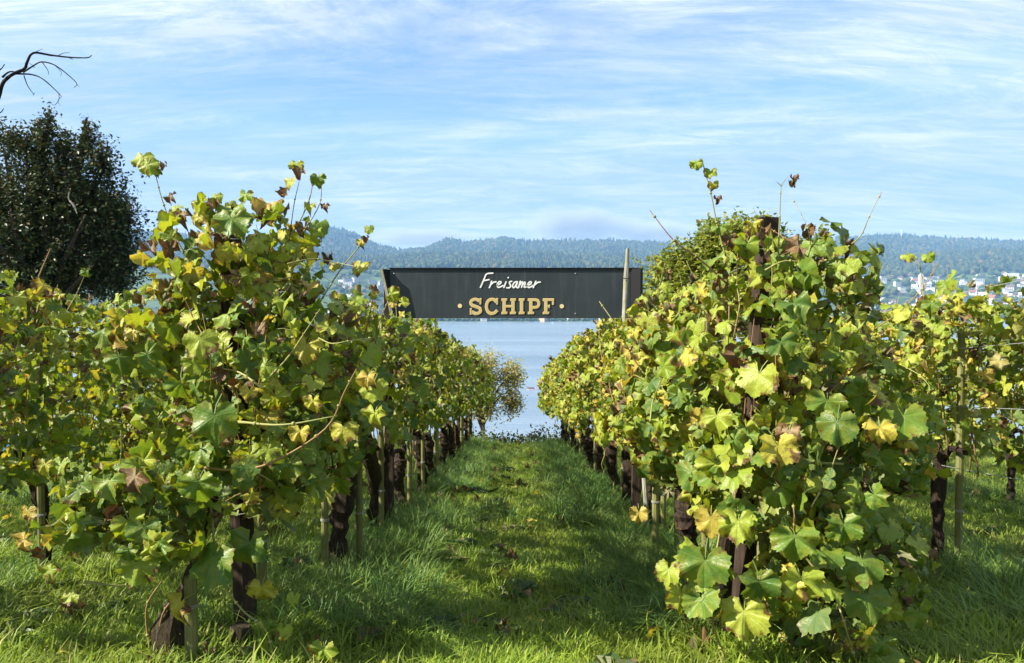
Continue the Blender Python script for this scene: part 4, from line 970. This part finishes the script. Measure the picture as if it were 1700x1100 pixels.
# pale dead twig caught in the beech
tp = P(118, 335, 18.4); tw = thing('dead_twig', 'pale dead twig caught in the dark beech foliage', 'twig', tuple(tp))
b = MB(); b.tube(crom([P(115, 318, 18.4) - tp, P(114, 330, 18.4) - tp, P(122, 340, 18.4) - tp, P(128, 354, 18.4) - tp], 4), [.014] * 6 + [.026] * 4 + [.014] * 3, 6); b.build('stem', simple('pale_twig', (.30, .26, .21)), tw)
# yellow green bush behind the right vine
M_ASH = small_leaf_mat('yellow_green_leaf', [(0, (.10, .16, .028)), (.5, (.20, .26, .042)), (.85, (.32, .34, .07)), (1, (.42, .36, .09))], .42)
dA = 12.5; ba = P(1225, 500, dA); ba.z = G(ba.x, dA)
shrub_tree('small_tree', 'round yellow green small tree with fine leaves behind the bushy vine', tuple(ba), 1.6, [
    bl(1215, 450, dA, 1.15, 1.1, .85, 6), bl(1132, 465, dA, .78, .8, .66, 3.6), bl(1200, 395, dA, .55, .6, .45, 2.2), bl(1265, 385, dA, .4, .5, .35, 1.4), bl(1320, 440, dA, .6, .7, .5, 2), bl(1365, 405, dA, .2, .25, .30, .3)],
    1250, 22, .085, .42, M_ASH, M_BARK, trunk_r=.09, upward=.9, spread=.05, rmin=.5)
# sparse olive and pink shrub at the end of the lane
M_WILL = small_leaf_mat('olive_leaf', [(0, (.30, .33, .11)), (.45, (.48, .49, .18)), (.78, (.50, .46, .18)), (.92, (.55, .42, .25)), (1, (.58, .36, .28))], .5, (1.1, 1, .7))
dW = 19.5; bw = P(800, 700, dW); bw.z = G(bw.x, dW)
shrub_tree('willow_shrub', 'sparse olive and pinkish shrub at the lake end of the left row', tuple(bw), 1.2, [
    bl(795, 605, dW, .72, .7, .62, 4), bl(800, 660, dW, .85, .7, .75, 4), bl(848, 618, dW, .52, .5, .45, 2.0), bl(850, 660, dW, .42, .5, .50, 1.6), bl(760, 620, dW, .7, .7, .8, 3)],
    820, 13, .075, .45, M_WILL, M_BARK, 'shrub', .05, .9, .045, .4)
# low plants on the brow where the lane ends
M_WEED = small_leaf_mat('brow_leaf', [(0, (.035, .07, .02)), (.6, (.07, .12, .03)), (.9, (.15, .14, .05)), (1, (.28, .17, .10))], .3)
b = MB()
for _ in range(300):
    x, y = random.uniform(-2.4, 2.6), random.uniform(16.9, 18.8); h = random.uniform(.12, .34) * (1.4 if x > .25 else 1) * (.8 if abs(x) < .3 else 1.1)
    p = Vector((x, y, G(x, y))); leaves_along(b, p, p + Vector((random.gauss(0, .08), random.gauss(0, .08), h)), 12, .085, .05, 0.)
tag(b.build('undergrowth', M_WEED), 'low leafy weeds where the grass lane drops towards the lake', kind='stuff')

# ------------------------------------------------------------------ grass
def grass_mat(name, stops, trans=.30):
    def bb(t, out, m):
        r = rndout(t); c = t.ramp(r, stops)
        tc = t.n('ShaderNodeTexCoord'); geo = t.n('ShaderNodeNewGeometry')
        n = t.noise(geo.outputs['Position'], 1.7, 3, .55); c = t.mix(t.math('MULTIPLY', t.rangef(n, .42, .62), .45), c, (.15, .17, .025))
        p = principled(t, None, c, .5, .28)
        tr = t.n('ShaderNodeBsdfTranslucent'); t.l(t.mix(1., c, (1.2, 1.2, .5), blend='MULTIPLY'), tr.inputs[0])
        mx = t.n('ShaderNodeMixShader'); mx.inputs[0].default_value = trans; t.l(p.outputs[0], mx.inputs[1]); t.l(tr.outputs[0], mx.inputs[2]); t.l(mx.outputs[0], out.inputs[0])
    return mat(name, bb)
G_SHORT = grass_mat('grass_short', [(0, (.12, .20, .020)), (.5, (.21, .31, .026)), (.92, (.30, .38, .036)), (1, (.40, .36, .13))])
G_LONG = grass_mat('grass_long', [(0, (.07, .155, .040)), (.6, (.12, .235, .052)), (.95, (.19, .30, .055)), (1, (.32, .32, .14))])
def tuft(nb, h, rad, wd, lean, m, seed):
    r = random.Random(seed); b = MB()
    for k in range(nb):
        a = r.uniform(0, 6.283); q = rad * math.sqrt(r.random()); x, y = q * math.cos(a), q * math.sin(a)
        a2 = a + r.gauss(0, .9); L = h * r.uniform(.55, 1.2); ln = lean * r.uniform(.3, 1.3); w_ = wd * r.uniform(.7, 1.2); dx, dy = math.cos(a2), math.sin(a2); sx, sy = -dy, dx; V = []
        for i in range(4):
            t = i / 3; o_ = ln * L * t * t; z = L * t * (1 - .45 * min(1, ln) * t * t); ww = w_ * (1 - t ** 1.6) + .0004
            V += [(x + dx * o_ - sx * ww, y + dy * o_ - sy * ww, z), (x + dx * o_ + sx * ww, y + dy * o_ + sy * ww, z)]
        b.add(V, [(2*i, 2*i+1, 2*i+3, 2*i+2) for i in range(3)], rnd=r.random())
    return b.mesh('grass_blades', m, smooth=True)
TS = [tuft(40, .085, .11, .0026, .85, G_SHORT, i) for i in range(6)]
TL = [tuft(56, .29, .10, .0034, 1.0, G_LONG, 50 + i) for i in range(5)] + [tuft(44, .20, .10, .0032, .8, G_LONG, 70 + i) for i in range(3)]
rows = list(ROW.values()); gp, gr, gs, gi_ = [], [], [], []
for _ in range(42000):
    y = 2.2 + 16.2 * random.random() ** 1.45; hwid = 1.2 + .74 * y
    x = random.uniform(-hwid, hwid)
    n1 = nz(x * 1.3, y * 1.1, 40)
    if n1 + .3 * nz(x * 5, y * 4, 3) < -.44 and abs(x) < .95: continue
    dr = min(abs(x - q) for q in rows)
    if dr < .34 and random.random() < .35: continue
    s_ = random.uniform(.65, 1.25) * (1 + .5 * max(0, n1)) * (1.25 if abs(x) > .75 else 1)
    gp.append((x, y, G(x, y) - .008)); gr.append((random.gauss(0, .14), random.gauss(0, .14), random.uniform(0, 6.28))); gs.append((s_ * 1.15, s_ * 1.15, s_)); gi_.append(random.randrange(6))
scatter('grass', gp, gr, gs, gi_, TS, 'short lush green grass covering the lane between the vines', 'grass_source')
gp, gr, gs, gi_ = [], [], [], []
for q in rows:
    for _ in range(1050 if abs(q) < 2 else 620):
        y = 3.5 + 14.3 * random.random() ** 1.25; x = q + random.gauss(0, .27)
        if abs(q) < 2: x += (-.34 if q > 0 else .34) * random.random()
        if nz(x * .9, y * .8, 77) < -.22: continue
        s_ = random.uniform(.55, 1.1)
        gp.append((x, y, G(x, y) - .01)); gr.append((random.gauss(0, .12), random.gauss(0, .12) + .22 * (1 if q < 0 else -1), random.uniform(0, 6.28))); gs.append((s_, s_, s_)); gi_.append(random.randrange(8))
for px, py, s_ in [(865, 945, .55), (880, 950, .5), (845, 950, .5), (700, 910, .8), (660, 900, .9), (640, 920, .9), (690, 890, .8), (730, 830, .7), (600, 1000, .7), (1000, 860, .6), (1020, 890, .7)]:
    d = 1.2 * F / (py - 653); p = P(px, py, d); gp.append((p.x, d, G(p.x, d))); gr.append((0, 0, random.uniform(0, 6))); gs.append((s_, s_, s_)); gi_.append(random.randrange(5))
scatter('tall_grass', gp, gr, gs, gi_, TL, 'long drooping bluish green grass under the vine rows', 'tall_grass_source')
# tuft in a sun patch: sunlit brightness put into its grass colour
G_SUN_TINT = grass_mat('grass_sunlit_tint', [(0, (.16, .24, .02)), (1, (.30, .36, .04))], .4)
p = P(685, 1000, 4.3); b = MB(); tt = tuft(90, .2, .11, .0035, .45, G_SUN_TINT, 99); o = place('grass_tuft', tt, loc=(p.x, 4.3, G(p.x, 4.3))); tag(o, 'grass tuft at the lane edge, its sunlit lime brightness painted in', kind='stuff')
# broad weeds and fallen leaves
WL = []
for k in range(4):
    b = MB()
    for j in range(9):
        a = 6.283 * j / 9 + random.uniform(-.3, .3); L = random.uniform(.05, .1); w_ = L * .3; d = Vector((math.cos(a), math.sin(a), 0)); s_ = Vector((-d.y, d.x, 0)); z = Vector((0, 0, 1))
        b.add([(0, 0, .01), d * L * .5 + s_ * w_ + z * .04, d * L + z * .03, d * L * .5 - s_ * w_ + z * .04], [(0, 1, 2), (0, 2, 3)], rnd=random.random())
    WL.append(b.mesh('weed_leaves', M_WEED))
gp = []
for _ in range(1500):
    y = 2.4 + 9 * random.random() ** 1.3; x = random.uniform(-1, 1) * (1.0 + .74 * y) * .8
    if nz(x * 2, y * 2, 5) < .05: continue
    gp.append((x, y, G(x, y) + .03))
n = len(gp); s = rng.uniform(.7, 1.5, n); scatter('weeds', gp, np.c_[rng.normal(0, .15, n), rng.normal(0, .15, n), rng.uniform(0, 6, n)], np.c_[s, s, s], rng.integers(0, 4, n), WL, 'small broad leaved weeds scattered through the lane grass', 'weed_source')
gp = []
for _ in range(900):
    y = 2.4 + 13 * random.random() ** 1.3; x = random.choice(rows) + random.gauss(0, .75)
    gp.append((x, y, G(x, y) + random.uniform(.02, .10)))
n = len(gp); s = rng.uniform(.07, .13, n); scatter('fallen_leaves', gp, np.c_[rng.normal(0, .5, n), rng.normal(0, .5, n), rng.uniform(0, 6, n)], np.c_[s, s, s], rng.integers(0, 10, n), HERO[3][:6] + HERO[2][:4], 'dry brown fallen vine leaves lying in the grass', 'fallen_source')
